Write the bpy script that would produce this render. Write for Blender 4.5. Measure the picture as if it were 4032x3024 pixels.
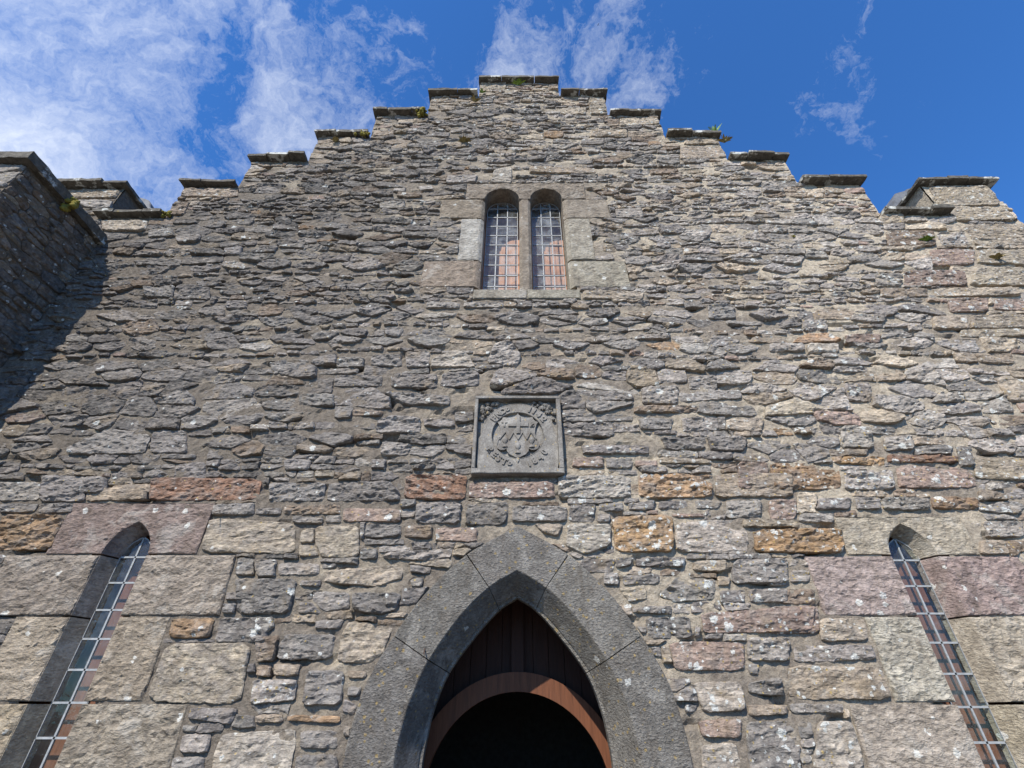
import bpy, bmesh, math, random
import numpy as np
from mathutils import Vector, Matrix

for o in list(bpy.data.objects):
    bpy.data.objects.remove(o)
scene = bpy.context.scene
col = scene.collection
random.seed(7)
RNG = np.random.default_rng(11)

# ------------------------------------------------------------------ camera
cam_data = bpy.data.cameras.new('camera')
cam = bpy.data.objects.new('camera', cam_data)
col.objects.link(cam)
cam.location = (0.0, -5.0, 1.6)
cam.rotation_euler = (math.radians(90 + 34.95), 0, 0)
cam_data.sensor_width = 36.0
cam_data.lens = 16.6
cam_data.shift_x = -0.0054
cam_data.clip_end = 2000
scene.camera = cam

# ------------------------------------------------------------------ light
SUN_TRAVEL = Vector((0.43, 1.0, -1.0)).normalized()
TO_SUN = -SUN_TRAVEL
sun_data = bpy.data.lights.new('sun', 'SUN')
sun = bpy.data.objects.new('sun', sun_data)
col.objects.link(sun)
sun.rotation_euler = SUN_TRAVEL.to_track_quat('-Z', 'Y').to_euler()
sun_data.energy = 5.0
sun_data.angle = math.radians(0.53)
sun_data.color = (1.0, 0.925, 0.81)

world = bpy.data.worlds.new('World')
scene.world = world
world.use_nodes = True
wn = world.node_tree
wn.nodes.clear()


def N(tree, kind, **kw):
    n = tree.nodes.new(kind)
    for k, v in kw.items():
        setattr(n, k, v)
    return n


def math_node(tree, op, a, b=None, clamp=False):
    n = tree.nodes.new('ShaderNodeMath')
    n.operation = op
    n.use_clamp = clamp
    for i, v in enumerate((a, b)):
        if v is None:
            continue
        if isinstance(v, (int, float)):
            n.inputs[i].default_value = v
        else:
            tree.links.new(v, n.inputs[i])
    return n.outputs[0]


def map_range(tree, v, a, b, c, d, smooth=False):
    n = tree.nodes.new('ShaderNodeMapRange')
    n.interpolation_type = 'SMOOTHSTEP' if smooth else 'LINEAR'
    tree.links.new(v, n.inputs['Value'])
    n.inputs['From Min'].default_value = a
    n.inputs['From Max'].default_value = b
    n.inputs['To Min'].default_value = c
    n.inputs['To Max'].default_value = d
    return n.outputs['Result']


def mix_rgb(tree, f, a, b, mode='MIX'):
    n = tree.nodes.new('ShaderNodeMix')
    n.data_type = 'RGBA'
    n.blend_type = mode
    for sock, v in ((n.inputs[0], f), (n.inputs[6], a), (n.inputs[7], b)):
        if isinstance(v, (int, float)):
            sock.default_value = v
        elif isinstance(v, tuple):
            sock.default_value = v if len(v) == 4 else (*v, 1)
        else:
            tree.links.new(v, sock)
    return n.outputs[2]


def noise_tex(tree, vec, scale, detail=4, rough=0.55, dist=0.0):
    n = tree.nodes.new('ShaderNodeTexNoise')
    if vec is not None:
        tree.links.new(vec, n.inputs['Vector'])
    n.inputs['Scale'].default_value = scale
    n.inputs['Detail'].default_value = detail
    n.inputs['Roughness'].default_value = rough
    n.inputs['Distortion'].default_value = dist
    return n.outputs['Fac']


def combine(tree, x, y, z):
    n = tree.nodes.new('ShaderNodeCombineXYZ')
    for i, v in enumerate((x, y, z)):
        if isinstance(v, (int, float)):
            n.inputs[i].default_value = v
        else:
            tree.links.new(v, n.inputs[i])
    return n.outputs[0]


def build_world():
    t = wn
    sky = N(t, 'ShaderNodeTexSky', sky_type='NISHITA')
    sky.sun_disc = False
    sky.sun_elevation = math.asin(TO_SUN.z)
    sky.sun_rotation = math.atan2(TO_SUN.x, TO_SUN.y)
    sky.altitude = 100
    sky.air_density = 1.0
    sky.dust_density = 0.1
    sky.ozone_density = 4.0
    tint = mix_rgb(t, 1.0, sky.outputs[0], SKY_TINT, 'MULTIPLY')
    tc = N(t, 'ShaderNodeTexCoord')
    sep = N(t, 'ShaderNodeSeparateXYZ')
    t.links.new(tc.outputs['Generated'], sep.inputs[0])
    # cirrus: soft banks torn into wisps by a swirling warp, thinner towards the east
    st = N(t, 'ShaderNodeVectorMath', operation='MULTIPLY_ADD')
    t.links.new(tc.outputs['Generated'], st.inputs[0])
    st.inputs[1].default_value = (1.0, 1.0, 0.8)
    st.inputs[2].default_value = (CLOUD_SEED, CLOUD_SEED * 0.7, 2.0)
    flat = st.outputs[0]
    wn_ = N(t, 'ShaderNodeTexNoise')
    t.links.new(flat, wn_.inputs['Vector'])
    wn_.inputs['Scale'].default_value = 4.0
    wn_.inputs['Detail'].default_value = 6
    wn_.inputs['Roughness'].default_value = 0.6
    warp = N(t, 'ShaderNodeVectorMath', operation='MULTIPLY_ADD')
    t.links.new(wn_.outputs['Color'], warp.inputs[0])
    warp.inputs[1].default_value = (0.34, 0.34, 0.34)
    t.links.new(flat, warp.inputs[2])
    v = warp.outputs[0]
    big = noise_tex(t, v, 2.4, 2, 0.5, 0.0)
    fib = noise_tex(t, v, 6.5, 9, 0.66, 0.0)
    fine = noise_tex(t, v, 26.0, 6, 0.72, 0.0)
    cov = map_range(t, sep.outputs[0], -0.75, 0.75, 0.115, -0.17)
    s = math_node(t, 'ADD', math_node(t, 'MULTIPLY', big, 0.62), math_node(t, 'MULTIPLY', fib, 0.38))
    s = math_node(t, 'ADD', s, math_node(t, 'MULTIPLY', math_node(t, 'SUBTRACT', fine, 0.5), 0.13))
    s = math_node(t, 'ADD', s, cov)
    dens = map_range(t, s, 0.435, 0.74, 0.0, 0.86)
    dens = math_node(t, 'MULTIPLY', dens, map_range(t, sep.outputs[2], 0.0, 0.25, 0.0, 1.0))
    cloud = mix_rgb(t, dens, tint, CLOUD)
    bg = N(t, 'ShaderNodeBackground')
    bg.inputs['Strength'].default_value = SKY_STRENGTH
    t.links.new(cloud, bg.inputs['Color'])
    out = N(t, 'ShaderNodeOutputWorld')
    t.links.new(bg.outputs[0], out.inputs['Surface'])


CLOUD_SEED = 22.22
SKY_STRENGTH = 0.095
SKY_TINT = (0.56, 1.16, 1.78)
CLOUD = (8.6, 9.0, 9.5)
build_world()

scene.view_settings.view_transform = 'Standard'
scene.view_settings.look = 'None'
scene.view_settings.gamma = 1.0
scene.view_settings.exposure = 0.5
scene.render.engine = 'CYCLES'
scene.cycles.max_bounces = 8
scene.cycles.transparent_max_bounces = 16

# stones picked out one by one: colour code, then x, z corner pairs in metres on the wall
HAND = [
 ('l', -5.835,3.739,-5.379,3.739,-5.247,3.527,-5.69,3.507),
 ('g', -5.36,3.739,-4.865,3.739,-4.744,3.507,-5.232,3.502),
 ('t', -4.803,3.657,-4.153,3.708,-4.072,3.527,-4.747,3.513),
 ('r', -4.156,3.801,-2.88,3.781,-2.859,3.527,-4.06,3.521),
 ('g', -5.64,3.488,-5.243,3.488,-5.24,3.385,-5.608,3.378),
 ('g', -5.228,3.494,-4.847,3.488,-4.837,3.382,-5.21,3.382),
 ('o', -5.515,3.363,-4.871,3.359,-4.829,2.989,-5.471,2.989),
 ('o', -3.305,2.351,-2.893,2.351,-2.885,2.176,-3.267,2.183),
 ('c', -3.273,2.14,-2.472,2.147,-2.424,1.668,-3.262,1.687),
 ('g', -2.839,1.65,-2.423,1.643,-2.447,1.516,-2.845,1.57),
 ('g', -2.865,1.528,-2.73,1.522,-2.741,1.474,-2.859,1.476),
 ('l', -2.846,1.462,-2.592,1.468,-2.584,1.329,-2.83,1.335),
 ('g', -2.864,1.312,-2.591,1.312,-2.56,1.191,-2.841,1.191),
 ('L', -2.504,1.468,-1.889,1.498,-1.862,1.346,-1.856,1.191,-2.51,1.191,-2.532,1.346),
 ('g', -3.324,3.478,-2.873,3.502,-2.841,3.353,-3.309,3.363),
 ('c', -3.308,3.334,-2.369,3.278,-2.3,2.954,-3.275,2.959),
 ('g', -2.862,2.92,-2.7,2.911,-2.647,2.735,-2.846,2.743),
 ('g', -2.826,2.71,-2.707,2.717,-2.692,2.646,-2.821,2.646),
 ('g', -2.867,2.582,-2.714,2.582,-2.705,2.503,-2.859,2.511),
 ('g', -2.866,2.483,-2.731,2.483,-2.716,2.389,-2.848,2.389),
 ('g', -2.705,2.582,-2.602,2.646,-2.341,2.646,-2.332,2.381,-2.663,2.381),
 ('d', -2.854,2.359,-2.394,2.366,-2.328,2.147,-2.826,2.147),
 ('g', -2.794,3.739,-2.154,3.739,-2.131,3.517,-2.734,3.507),
 ('d', -2.115,3.739,-1.437,3.749,-1.302,3.617,-1.288,3.517,-2.102,3.517),
 ('r', -1.274,3.833,-0.569,3.833,-0.578,3.527,-1.253,3.537),
 ('k', -0.543,3.739,0.413,3.739,0.414,3.547,-0.542,3.547),
 ('g', -2.854,3.439,-2.572,3.439,-2.56,3.363,-2.829,3.363),
 ('b', -2.562,3.468,-1.933,3.478,-1.917,3.363,-2.522,3.363),
 ('k', -1.896,3.439,-1.266,3.43,-1.254,3.278,-1.874,3.287),
 ('g', -1.115,3.498,-0.606,3.507,-0.617,3.259,-1.096,3.268),
 ('d', -0.563,3.488,-0.095,3.513,-0.12,3.25,-0.561,3.25),
 ('g', -2.424,3.344,-2.088,3.334,-2.079,3.259,-2.404,3.268),
 ('l', -2.073,3.353,-1.899,3.363,-1.89,3.278,-2.054,3.268),
 ('c', -2.139,3.241,-1.682,3.25,-1.626,2.911,-2.015,2.911,-2.115,3.068),
 ('c', -2.298,3.195,-2.155,3.231,-2.121,3.068,-2.275,3.059),
 ('c', -2.279,3.042,-2.109,3.042,-2.034,2.92,-2.249,2.928),
 ('g', -1.619,3.259,-1.242,3.259,-1.223,3.122,-1.612,3.122),
 ('g', -1.609,3.104,-1.183,3.095,-1.183,3.033,-1.597,3.042),
 ('b', -1.194,3.241,-0.892,3.25,-0.904,3.104,-1.194,3.113),
 ('k', -0.87,3.222,-0.422,3.231,-0.423,3.068,-0.865,3.077),
 ('g', -1.626,3.007,-1.439,3.007,-1.438,2.894,-1.623,2.894),
 ('l', -1.351,2.963,-0.662,3.015,-0.689,2.911,-1.021,2.877,-1.396,2.911),
 ('g', -2.681,2.894,-2.463,2.903,-2.429,2.727,-2.628,2.727),
 ('l', -2.435,2.869,-2.011,2.86,-1.992,2.743,-2.408,2.743),
 ('g', -1.987,2.869,-1.827,2.86,-1.851,2.81,-1.98,2.801),
 ('c', -1.943,2.793,-1.158,2.852,-1.156,2.71,-1.367,2.63,-1.923,2.67),
 ('g', -1.097,2.852,-0.875,2.826,-0.884,2.751,-1.078,2.776),
 ('l', -1.07,2.71,-0.95,2.719,-0.94,2.63,-1.051,2.63),
 ('d', -2.812,2.71,-2.191,2.71,-2.189,2.389,-2.7,2.381),
 ('g', -2.17,2.694,-1.954,2.694,-1.956,2.63,-2.163,2.638),
 ('g', -2.025,2.598,-1.648,2.582,-1.633,2.426,-1.86,2.401,-2.002,2.503),
 ('g', -2.128,2.503,-2.008,2.496,-1.875,2.393,-2.123,2.389),
 ('d', -1.636,2.582,-1.138,2.582,-1.15,2.426,-1.308,2.374,-1.598,2.419),
 ('g', -1.927,2.336,-1.649,2.344,-1.679,2.255,-1.917,2.262),
 ('c', -1.605,2.329,-1.179,2.292,-1.238,2.049,-1.352,1.974,-1.653,1.987,-1.665,2.19),
 ('w', -2.509,2.351,-2.34,2.366,-2.297,2.277,-2.369,2.219,-2.469,2.226),
 ('g', -2.221,2.212,-1.704,2.219,-1.705,2.008,-2.21,2.008),
 ('b', -2.462,2.204,-2.235,2.204,-2.222,1.994,-2.393,1.987),
 ('b', -2.387,1.967,-2.237,1.964,-2.217,1.874,-2.357,1.874),
 ('t', -2.218,1.981,-1.972,1.974,-1.979,1.88,-2.196,1.88),
 ('w', -2.382,1.854,-1.974,1.86,-1.952,1.693,-2.337,1.668),
 ('g', -1.905,1.927,-1.562,1.927,-1.538,1.668,-1.882,1.656),
 ('t', -1.531,1.927,-1.356,1.913,-1.362,1.86,-1.525,1.86),
 ('g', -1.514,1.808,-1.382,1.802,-1.399,1.731,-1.512,1.725),
 ('o', -1.992,1.594,-1.528,1.588,-1.524,1.534,-1.994,1.546),
 ('t', -2.268,1.594,-2.031,1.6,-2.007,1.54,-2.249,1.534),
 ('g', -1.845,1.486,-1.529,1.486,-1.515,1.358,-1.825,1.358),
 ('g', -1.838,1.324,-1.493,1.324,-1.464,1.191,-1.831,1.191),
 ('g', -1.534,1.719,-1.402,1.668,-1.418,1.594,-1.525,1.606),
 ('g', -1.492,1.522,-1.418,1.522,-1.416,1.439,-1.475,1.439),
 ('l', 0.455,3.822,1.287,3.822,1.249,3.547,0.451,3.547),
 ('o', 1.369,3.844,2.222,3.844,2.155,3.561,1.344,3.547),
 ('t', 2.251,3.844,3.134,3.844,3.039,3.557,2.185,3.567),
 ('g', -0.061,3.468,0.541,3.459,0.531,3.287,-0.06,3.278),
 ('d', 0.561,3.478,0.864,3.488,0.816,3.278,0.549,3.287),
 ('g', 0.883,3.488,1.167,3.498,1.145,3.401,0.874,3.401),
 ('l', 0.872,3.382,1.011,3.372,0.991,3.278,0.845,3.287),
 ('g', 1.204,3.488,1.521,3.523,1.493,3.41,1.212,3.41),
 ('g', 1.548,3.517,1.872,3.527,1.841,3.42,1.532,3.42),
 ('g', 1.948,3.527,2.261,3.527,2.19,3.43,1.937,3.43),
 ('l', 2.299,3.527,2.69,3.537,2.621,3.334,2.241,3.334),
 ('O', 1.018,3.353,1.672,3.366,1.614,2.963,1,2.963),
 ('L', 0.529,3.263,0.999,3.263,0.973,3.033,0.687,2.937,0.498,3.033),
 ('t', 0.161,3.268,0.493,3.268,0.43,3.122,0.287,3.158),
 ('L', 1.684,3.283,2.367,3.321,2.438,3.176,2.373,2.946,1.631,2.963),
 ('k', 1.664,3.378,2.028,3.378,2.009,3.334,1.665,3.334),
 ('O', 2.491,3.204,3.438,3.217,3.37,2.954,2.453,2.963),
 ('d', 1.003,2.911,1.199,2.92,1.15,2.826,0.991,2.81),
 ('d', 1.215,2.911,1.729,2.92,1.689,2.81,1.203,2.826),
 ('c', 1.793,2.886,2.139,2.894,2.1,2.776,1.77,2.776),
 ('g', 2.2,2.894,2.77,2.911,2.689,2.662,2.131,2.662),
 ('g', 0.865,2.768,1.021,2.768,1.006,2.646,0.853,2.654),
 ('g', 1.052,2.743,1.436,2.76,1.419,2.662,1.057,2.646),
 ('g', 1.605,2.735,1.98,2.71,1.934,2.519,1.541,2.488,1.383,2.55),
 ('c', 0.987,2.63,1.277,2.63,1.277,2.519,1.087,2.488),
 ('t', 2.003,2.735,2.139,2.727,2.099,2.638,1.982,2.646),
 ('d', 1.987,2.598,2.247,2.614,2.212,2.488,1.985,2.488),
 ('l', 2.281,2.614,2.677,2.626,2.632,2.488,2.262,2.488),
 ('g', 1.115,2.449,1.503,2.465,1.479,2.381,1.108,2.396),
 ('d', 1.218,2.359,1.649,2.366,1.642,2.176,1.223,2.176),
 ('k', 1.755,2.396,2.892,2.465,2.792,2.233,1.749,2.219),
 ('g', 1.683,2.292,1.737,2.277,1.702,2.19,1.664,2.204),
 ('g', 1.763,2.212,1.945,2.226,1.916,2.173,1.738,2.173),
 ('k', 1.404,2.154,2.12,2.154,2.056,1.92,1.424,1.92),
 ('l', 2.154,2.19,2.557,2.186,2.486,1.994,2.1,1.994),
 ('L', 1.554,1.834,2.003,1.841,1.98,1.619,1.611,1.606),
 ('g', 2.063,1.834,2.369,1.874,2.367,1.725,2.038,1.744),
 ('g', 2.104,1.981,2.213,1.978,2.171,1.887,2.089,1.9),
 ('k', 1.548,1.558,1.93,1.57,1.893,1.433,1.559,1.439),
 ('g', 1.954,1.552,2.34,1.552,2.383,1.415,2.32,1.191,1.897,1.191),
 ('L', 1.534,1.392,1.827,1.404,1.869,1.191,1.517,1.191),
 ('g', 1.461,1.681,1.58,1.668,1.536,1.606,1.446,1.606),
 ('g', 1.23,2.119,1.323,2.105,1.325,2.022,1.248,2.035),
 ('t', 2.002,1.668,2.363,1.668,2.339,1.594,1.993,1.582),
 ('l', 3.041,3.382,3.424,3.382,3.391,3.272,3.015,3.278),
 ('g', 3.297,3.547,3.679,3.553,3.607,3.42,3.238,3.41),
 ('g', 3.721,3.563,4.007,3.563,3.942,3.416,3.68,3.416),
 ('l', 4.026,3.563,4.516,3.553,4.485,3.414,3.96,3.414),
 ('o', 4.566,3.577,5.079,3.557,5.012,3.42,4.506,3.42),
 ('k', 2.762,3.537,3.075,3.537,2.988,3.306,2.71,3.306),
 ('l', 2.551,2.843,2.739,2.826,2.68,2.646,2.491,2.646),
 ('l', 2.763,2.793,2.954,2.793,2.913,2.678,2.724,2.678),
 ('b', 2.603,2.622,2.942,2.614,2.899,2.472,2.556,2.472),
 ('k', 2.434,2.457,2.913,2.465,2.848,2.219,2.376,2.212),
 ('c', 2.88,2.351,3.319,2.356,3.286,2.161,2.825,2.154),
 ('l', 2.574,2.126,3.306,2.133,3.292,2.008,2.525,1.981),
 ('t', 2.458,1.967,3.3,1.954,3.287,1.7,2.388,1.708),
 ('l', 2.379,1.678,2.845,1.675,2.826,1.606,2.37,1.606),
 ('g', 2.392,1.561,2.529,1.549,2.493,1.427,2.383,1.427),
 ('L', 2.573,1.549,2.858,1.555,2.874,1.415,2.838,1.191,2.401,1.191),
 ('t', 4.84,3.095,5.092,3.095,5.066,2.946,4.756,2.946),
 ('l', 4.971,3.296,5.423,3.296,5.316,3.122,4.954,3.122),
 ('k', 2.535,3.988,2.896,3.988,2.818,3.686,2.442,3.64),
 ('o', 2.917,3.985,3.71,3.955,3.608,3.655,2.833,3.64),
 ('O', 3.659,4.058,4.279,4.054,4.206,3.923,3.642,3.972),
 ('w', 3.727,3.882,4.288,3.891,4.189,3.64,3.645,3.64),
 ('k', 4.351,3.947,5.177,3.923,5.155,3.67,4.247,3.655),
 ('r', 4.308,4.085,5.122,4.071,5.088,3.98,4.273,3.972),
 ('t', 5.294,4.054,6.026,4.038,5.888,3.748,5.172,3.779),
 ('l', 3.447,5.775,3.938,5.775,3.891,5.615,3.398,5.615),
 ('L', 3.961,5.764,4.398,5.764,4.34,5.593,3.915,5.581),
 ('t', 5.849,5.604,6.142,5.593,6.137,5.427,5.849,5.438),
 ('t', 6.16,5.593,6.669,5.593,6.609,5.405,6.152,5.423),
 ('c', 6.206,6.024,7.183,6.024,7.148,5.881,6.136,5.876),
 ('c', 5.938,6.271,6.423,6.271,6.343,6.024,5.82,6),
 ('c', 6.479,6.271,7.462,6.322,7.326,6.048,6.368,6.036),
 ('k', 4.553,5.928,5.054,5.916,4.969,5.764,4.51,5.775),
 ('l', 4.056,6.221,4.404,6.209,4.344,6,3.99,5.976),
 ('l', 5.383,4.968,5.682,4.968,5.629,4.81,5.162,4.791),
 ('l', 4.19,5.099,4.556,5.089,4.436,4.81,4.158,4.81),
 ('l', 4.363,4.311,4.722,4.347,4.653,4.139,4.294,4.122),
 ('l', 3.928,4.472,4.284,4.454,4.164,4.139,3.795,4.173),
 ('c', 6.21,5.192,6.726,5.151,6.524,4.829,6.168,4.81),
 ('l', -0.324,5.774,-0.089,5.817,0.062,5.559,-0.004,5.353,-0.412,5.424),
 ('d', -1.658,5.253,-1.048,5.253,-1.025,5.019,-1.622,5.019),
 ('g', -0.985,5.272,-0.503,5.292,-0.493,5.057,-0.995,5.038),
 ('d', -2.392,5.233,-1.767,5.233,-1.735,5.038,-2.364,5.038),
 ('g', -1.711,4.529,-1.53,4.616,-1.193,4.581,-1.167,4.359,-1.712,4.359),
 ('g', -1.163,4.581,-0.77,4.564,-0.761,4.443,-1.132,4.443),
 ('b', -2.046,4.705,-1.661,4.678,-1.678,4.599,-2.044,4.616),
 ('g', -2.775,4.925,-2.328,4.944,-2.283,4.741,-2.731,4.759),
 ('g', -2.706,4.02,-2.379,4.02,-2.387,3.881,-2.667,3.881),
 ('g', -1.696,4.02,-1.518,4.02,-1.506,3.897,-1.674,3.897),
 ('l', -1.912,4.251,-1.641,4.284,-1.628,4.211,-1.872,4.195),
 ('g', -1.61,4.276,-1.237,4.211,-1.276,4.067,-1.604,4.067),
 ('g', -1.738,4.962,-0.859,4.906,-0.846,4.759,-1.398,4.759),
 ('l', -1.336,6.556,-0.84,6.543,-0.84,6.42,-1.339,6.42),
 ('l', -0.786,6.543,-0.202,6.531,-0.2,6.432,-0.788,6.432),
 ('g', -2.422,5.517,-2.044,5.517,-2.03,5.353,-2.402,5.353),
 ('g', -1.969,5.559,-1.559,5.58,-1.527,5.353,-1.956,5.394),
 ('g', -1.515,5.623,-1.183,5.623,-1.17,5.343,-1.477,5.343),
 ('L', -1.151,5.476,-0.853,5.644,-0.648,5.559,-0.555,5.353,-1.153,5.343),
 ('g', 0.531,4.509,1.171,4.524,1.16,4.317,0.548,4.332),
 ('g', 0.755,4.203,1.551,4.203,1.533,4.091,0.758,4.078),
 ('g', 1.48,4.585,1.927,4.585,1.841,4.405,1.48,4.405),
 ('l', 2.005,4.585,2.452,4.585,2.434,4.405,1.99,4.376),
 ('d', 1.697,4.317,2.246,4.317,2.208,4.147,1.743,4.147),
 ('g', 2.259,4.317,2.745,4.317,2.665,4.119,2.264,4.119),
 ('l', 1.573,5.03,2.073,5.064,2.002,4.771,1.561,4.771),
 ('l', 2.21,5.199,2.608,5.233,2.551,4.997,2.196,4.997),
 ('g', 2.776,6.507,3.166,6.507,3.119,6.212,2.723,6.212),
 ('c', 0.97,6.772,1.895,6.772,1.838,6.603,0.957,6.603),
 ('c', 2.549,4.554,3.029,4.585,2.941,4.376,2.511,4.405),
 ('b', 1.45,4.739,2.253,4.755,2.202,4.646,1.436,4.646),
 ('k', 0.644,4.05,1.004,4.05,0.99,3.915,0.623,3.915),
 ('g', 1.028,4.037,1.351,4.037,1.307,3.902,1.013,3.902),
 ('k', 1.359,4.009,1.619,4.009,1.606,3.929,1.348,3.929),
 ('t', 1.651,4.05,2.238,4.009,2.226,3.955,1.636,3.961),
 ('c', 7.491,8.362,8.62,8.387,8.384,7.823,7.445,7.823),
 ('l', 6.943,8.147,7.434,8.184,7.329,7.8,6.874,7.809),
 ('b', 6.133,8.208,6.935,8.208,6.773,7.794,5.986,7.794),
 ('k', 6.632,7.737,7.369,7.737,7.128,7.351,6.462,7.324),
 ('c', 7.397,7.737,8.33,7.737,8.278,7.364,7.19,7.364),
 ('c', 7.146,7.319,8.122,7.319,8.103,6.874,6.794,6.874),
 ('k', 5.979,7.218,6.902,7.218,6.784,6.886,5.823,6.886),
 ('l', 5.499,7.166,5.936,7.166,5.782,6.874,5.381,6.874),
 ('c', 6.209,6.836,7.522,6.836,7.453,6.666,6.194,6.654),
 ('t', 5.438,6.844,6.16,6.844,6.083,6.654,5.349,6.642),
 ('k', 6.997,6.618,7.8,6.618,7.635,6.361,6.887,6.384),
 ('k', 6.339,6.618,6.945,6.618,6.752,6.339,6.218,6.339),
 ('l', 4.678,7.751,4.913,7.681,4.937,7.5,4.53,7.514),
 ('l', 6.176,8.393,6.554,8.406,6.476,8.239,6.12,8.223),
 ('c', 7.456,9.472,8.521,9.472,8.468,8.879,7.404,8.879),
 ('c', 7.424,8.839,8.469,8.846,8.447,8.44,7.469,8.431),
 ('t', -8.204,9.382,-7.166,9.382,-7.144,9.1,-7.875,9.083),
 ('l', -7.795,9.048,-7.149,9.048,-7.112,8.829,-7.577,8.829),
 ('o', 0.541,11.436,0.956,11.39,0.921,11.185,0.533,11.185),
 ('o', 2.613,11.006,2.883,11.006,2.861,10.853,2.608,10.853),
 ('l', 1.293,11.126,1.761,11.126,1.725,10.897,1.241,10.906),
 ('c', 3.225,10.832,4.031,10.832,4.076,10.556,4.05,10.452,3.13,10.35),
 ('t', 1.536,11.483,2.271,11.436,2.234,11.162,1.487,11.207),
 ('l', 2.411,9.819,2.702,9.819,2.638,9.576,2.389,9.613),
 ('l', 1.698,8.807,2.161,8.807,2.162,8.546,1.685,8.53),
 ('c', 2.169,11.963,2.968,11.963,2.979,11.672,2.127,11.624),
 ('c', 0.964,12.419,1.494,12.419,1.468,12.112,0.923,12.112),
 ('t', 0.224,10.109,1.478,10.109,1.457,9.895,0.221,9.876),
 ('t', 1.581,12.844,1.942,12.844,1.939,12.112,1.543,12.112),
 ('t', 3.375,11.117,4.031,11.117,4.029,10.919,3.307,10.897),
 ('l', -1.297,9.838,-0.734,9.819,-0.765,9.576,-1.317,9.576),
 ('L', -0.437,9.992,-0.106,10.109,-0.102,9.576,-0.531,9.576),
 ('g', -1.808,11.39,-1.38,11.39,-1.389,11.207,-1.932,11.23),
 ('k', -3.745,9.181,-3.48,9.199,-3.41,9.077,-3.71,9.043),
 ('l', -2.428,8.974,-1.983,9.009,-1.956,8.807,-2.4,8.807),
 ('c', -0.865,13.699,-0.257,13.669,-0.251,13.291,-0.848,13.319),
 ('t', -1.915,12.872,-1.347,12.899,-1.332,12.683,-1.918,12.656),
 ('t', -2.966,11.483,-2.56,11.483,-2.525,11.253,-2.95,11.253),
 ('l', -1.814,9.466,-1.564,9.502,-1.508,9.358,-1.755,9.322),
 ('l', -2.251,9.43,-2.02,9.43,-2.024,9.304,-2.232,9.304),
 ('c', -7.082,8.488,-6.266,8.472,-6.193,8.178,-6.914,8.193),
 ('t', -6.03,9.4,-5.064,9.4,-4.98,9.152,-6.006,9.135),
 ('b', -6.059,9.014,-5.772,9.014,-5.734,8.616,-6.032,8.616),
 ('g', -6.148,8.208,-5.755,8.239,-5.629,8.028,-6.087,8.028),
 ('g', -4.725,7.737,-4.427,7.794,-4.417,7.597,-4.675,7.597),
 ('g', -5.634,6.861,-5.166,6.911,-5.089,6.642,-5.528,6.666),
 ('d', -5.15,6.787,-4.632,6.886,-4.524,6.594,-5.045,6.618),
 ('b', -5.593,6.115,-5.17,6.212,-5.005,5.997,-5.288,5.881,-5.525,5.974),
 ('g', -4.583,4.838,-4.238,5.011,-4.049,4.857,-4.036,4.744,-4.526,4.781),
 ('g', -4.383,4.42,-3.994,4.402,-3.851,4.082,-4.308,4.115,-4.383,4.316),
 ('g', -5.298,4.164,-4.957,4.437,-4.398,4.35,-4.353,4.082,-5.253,4.082),
 ('g', -5.402,3.828,-4.625,3.797,-4.571,3.602,-5.272,3.602),
 ('g', -3.945,3.953,-3.599,4.001,-3.525,3.767,-3.882,3.767),
 ('t', -4.538,3.706,-4.119,3.721,-4.08,3.602,-4.543,3.602),
 ('g', -4.266,6.562,-3.973,6.575,-3.919,6.409,-4.231,6.409),
]
from mathutils.geometry import delaunay_2d_cdt

# ------------------------------------------------------------------ helpers
def link(o, parent=None, label=None, cat=None, kind=None, group=None):
    col.objects.link(o)
    if parent is not None:
        o.parent = parent
    for k, v in (('label', label), ('category', cat), ('kind', kind), ('group', group)):
        if v:
            o[k] = v
    return o


def empty(name, label=None, cat=None, parent=None, loc=(0, 0, 0)):
    o = bpy.data.objects.new(name, None)
    o.empty_display_size = 0.2
    o.location = loc
    return link(o, parent, label, cat)


def mesh_obj(name, verts, faces, mat, parent=None, smooth=False, colors=None, **tags):
    me = bpy.data.meshes.new(name)
    me.from_pydata([tuple(v) for v in verts], [], [tuple(f) for f in faces])
    if colors is not None:
        a = me.color_attributes.new('Col', 'FLOAT_COLOR', 'POINT')
        a.data.foreach_set('color', np.asarray(colors, dtype=np.float32).ravel())
    me.materials.append(mat)
    if smooth:
        me.polygons.foreach_set('use_smooth', [True] * len(me.polygons))
    me.update()
    return link(bpy.data.objects.new(name, me), parent, **tags)


def stone_obj(name, verts, quads, tris, colors, mat, parent, **tags):
    me = bpy.data.meshes.new(name)
    nq, nt = len(quads), len(tris)
    me.vertices.add(len(verts))
    me.vertices.foreach_set('co', np.asarray(verts, dtype=np.float32).ravel())
    me.loops.add(nq * 4 + nt * 3)
    me.loops.foreach_set('vertex_index', np.concatenate([quads.ravel(), tris.ravel()]).astype(np.int32))
    me.polygons.add(nq + nt)
    me.polygons.foreach_set('loop_start', np.concatenate([np.arange(nq) * 4, nq * 4 + np.arange(nt) * 3]).astype(np.int32))
    me.update(calc_edges=True)
    me.polygons.foreach_set('use_smooth', np.zeros(nq + nt, dtype=bool))
    a = me.color_attributes.new('Col', 'FLOAT_COLOR', 'POINT')
    a.data.foreach_set('color', np.asarray(colors, dtype=np.float32).ravel())
    me.materials.append(mat)
    return link(bpy.data.objects.new(name, me), parent, **tags)


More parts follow.
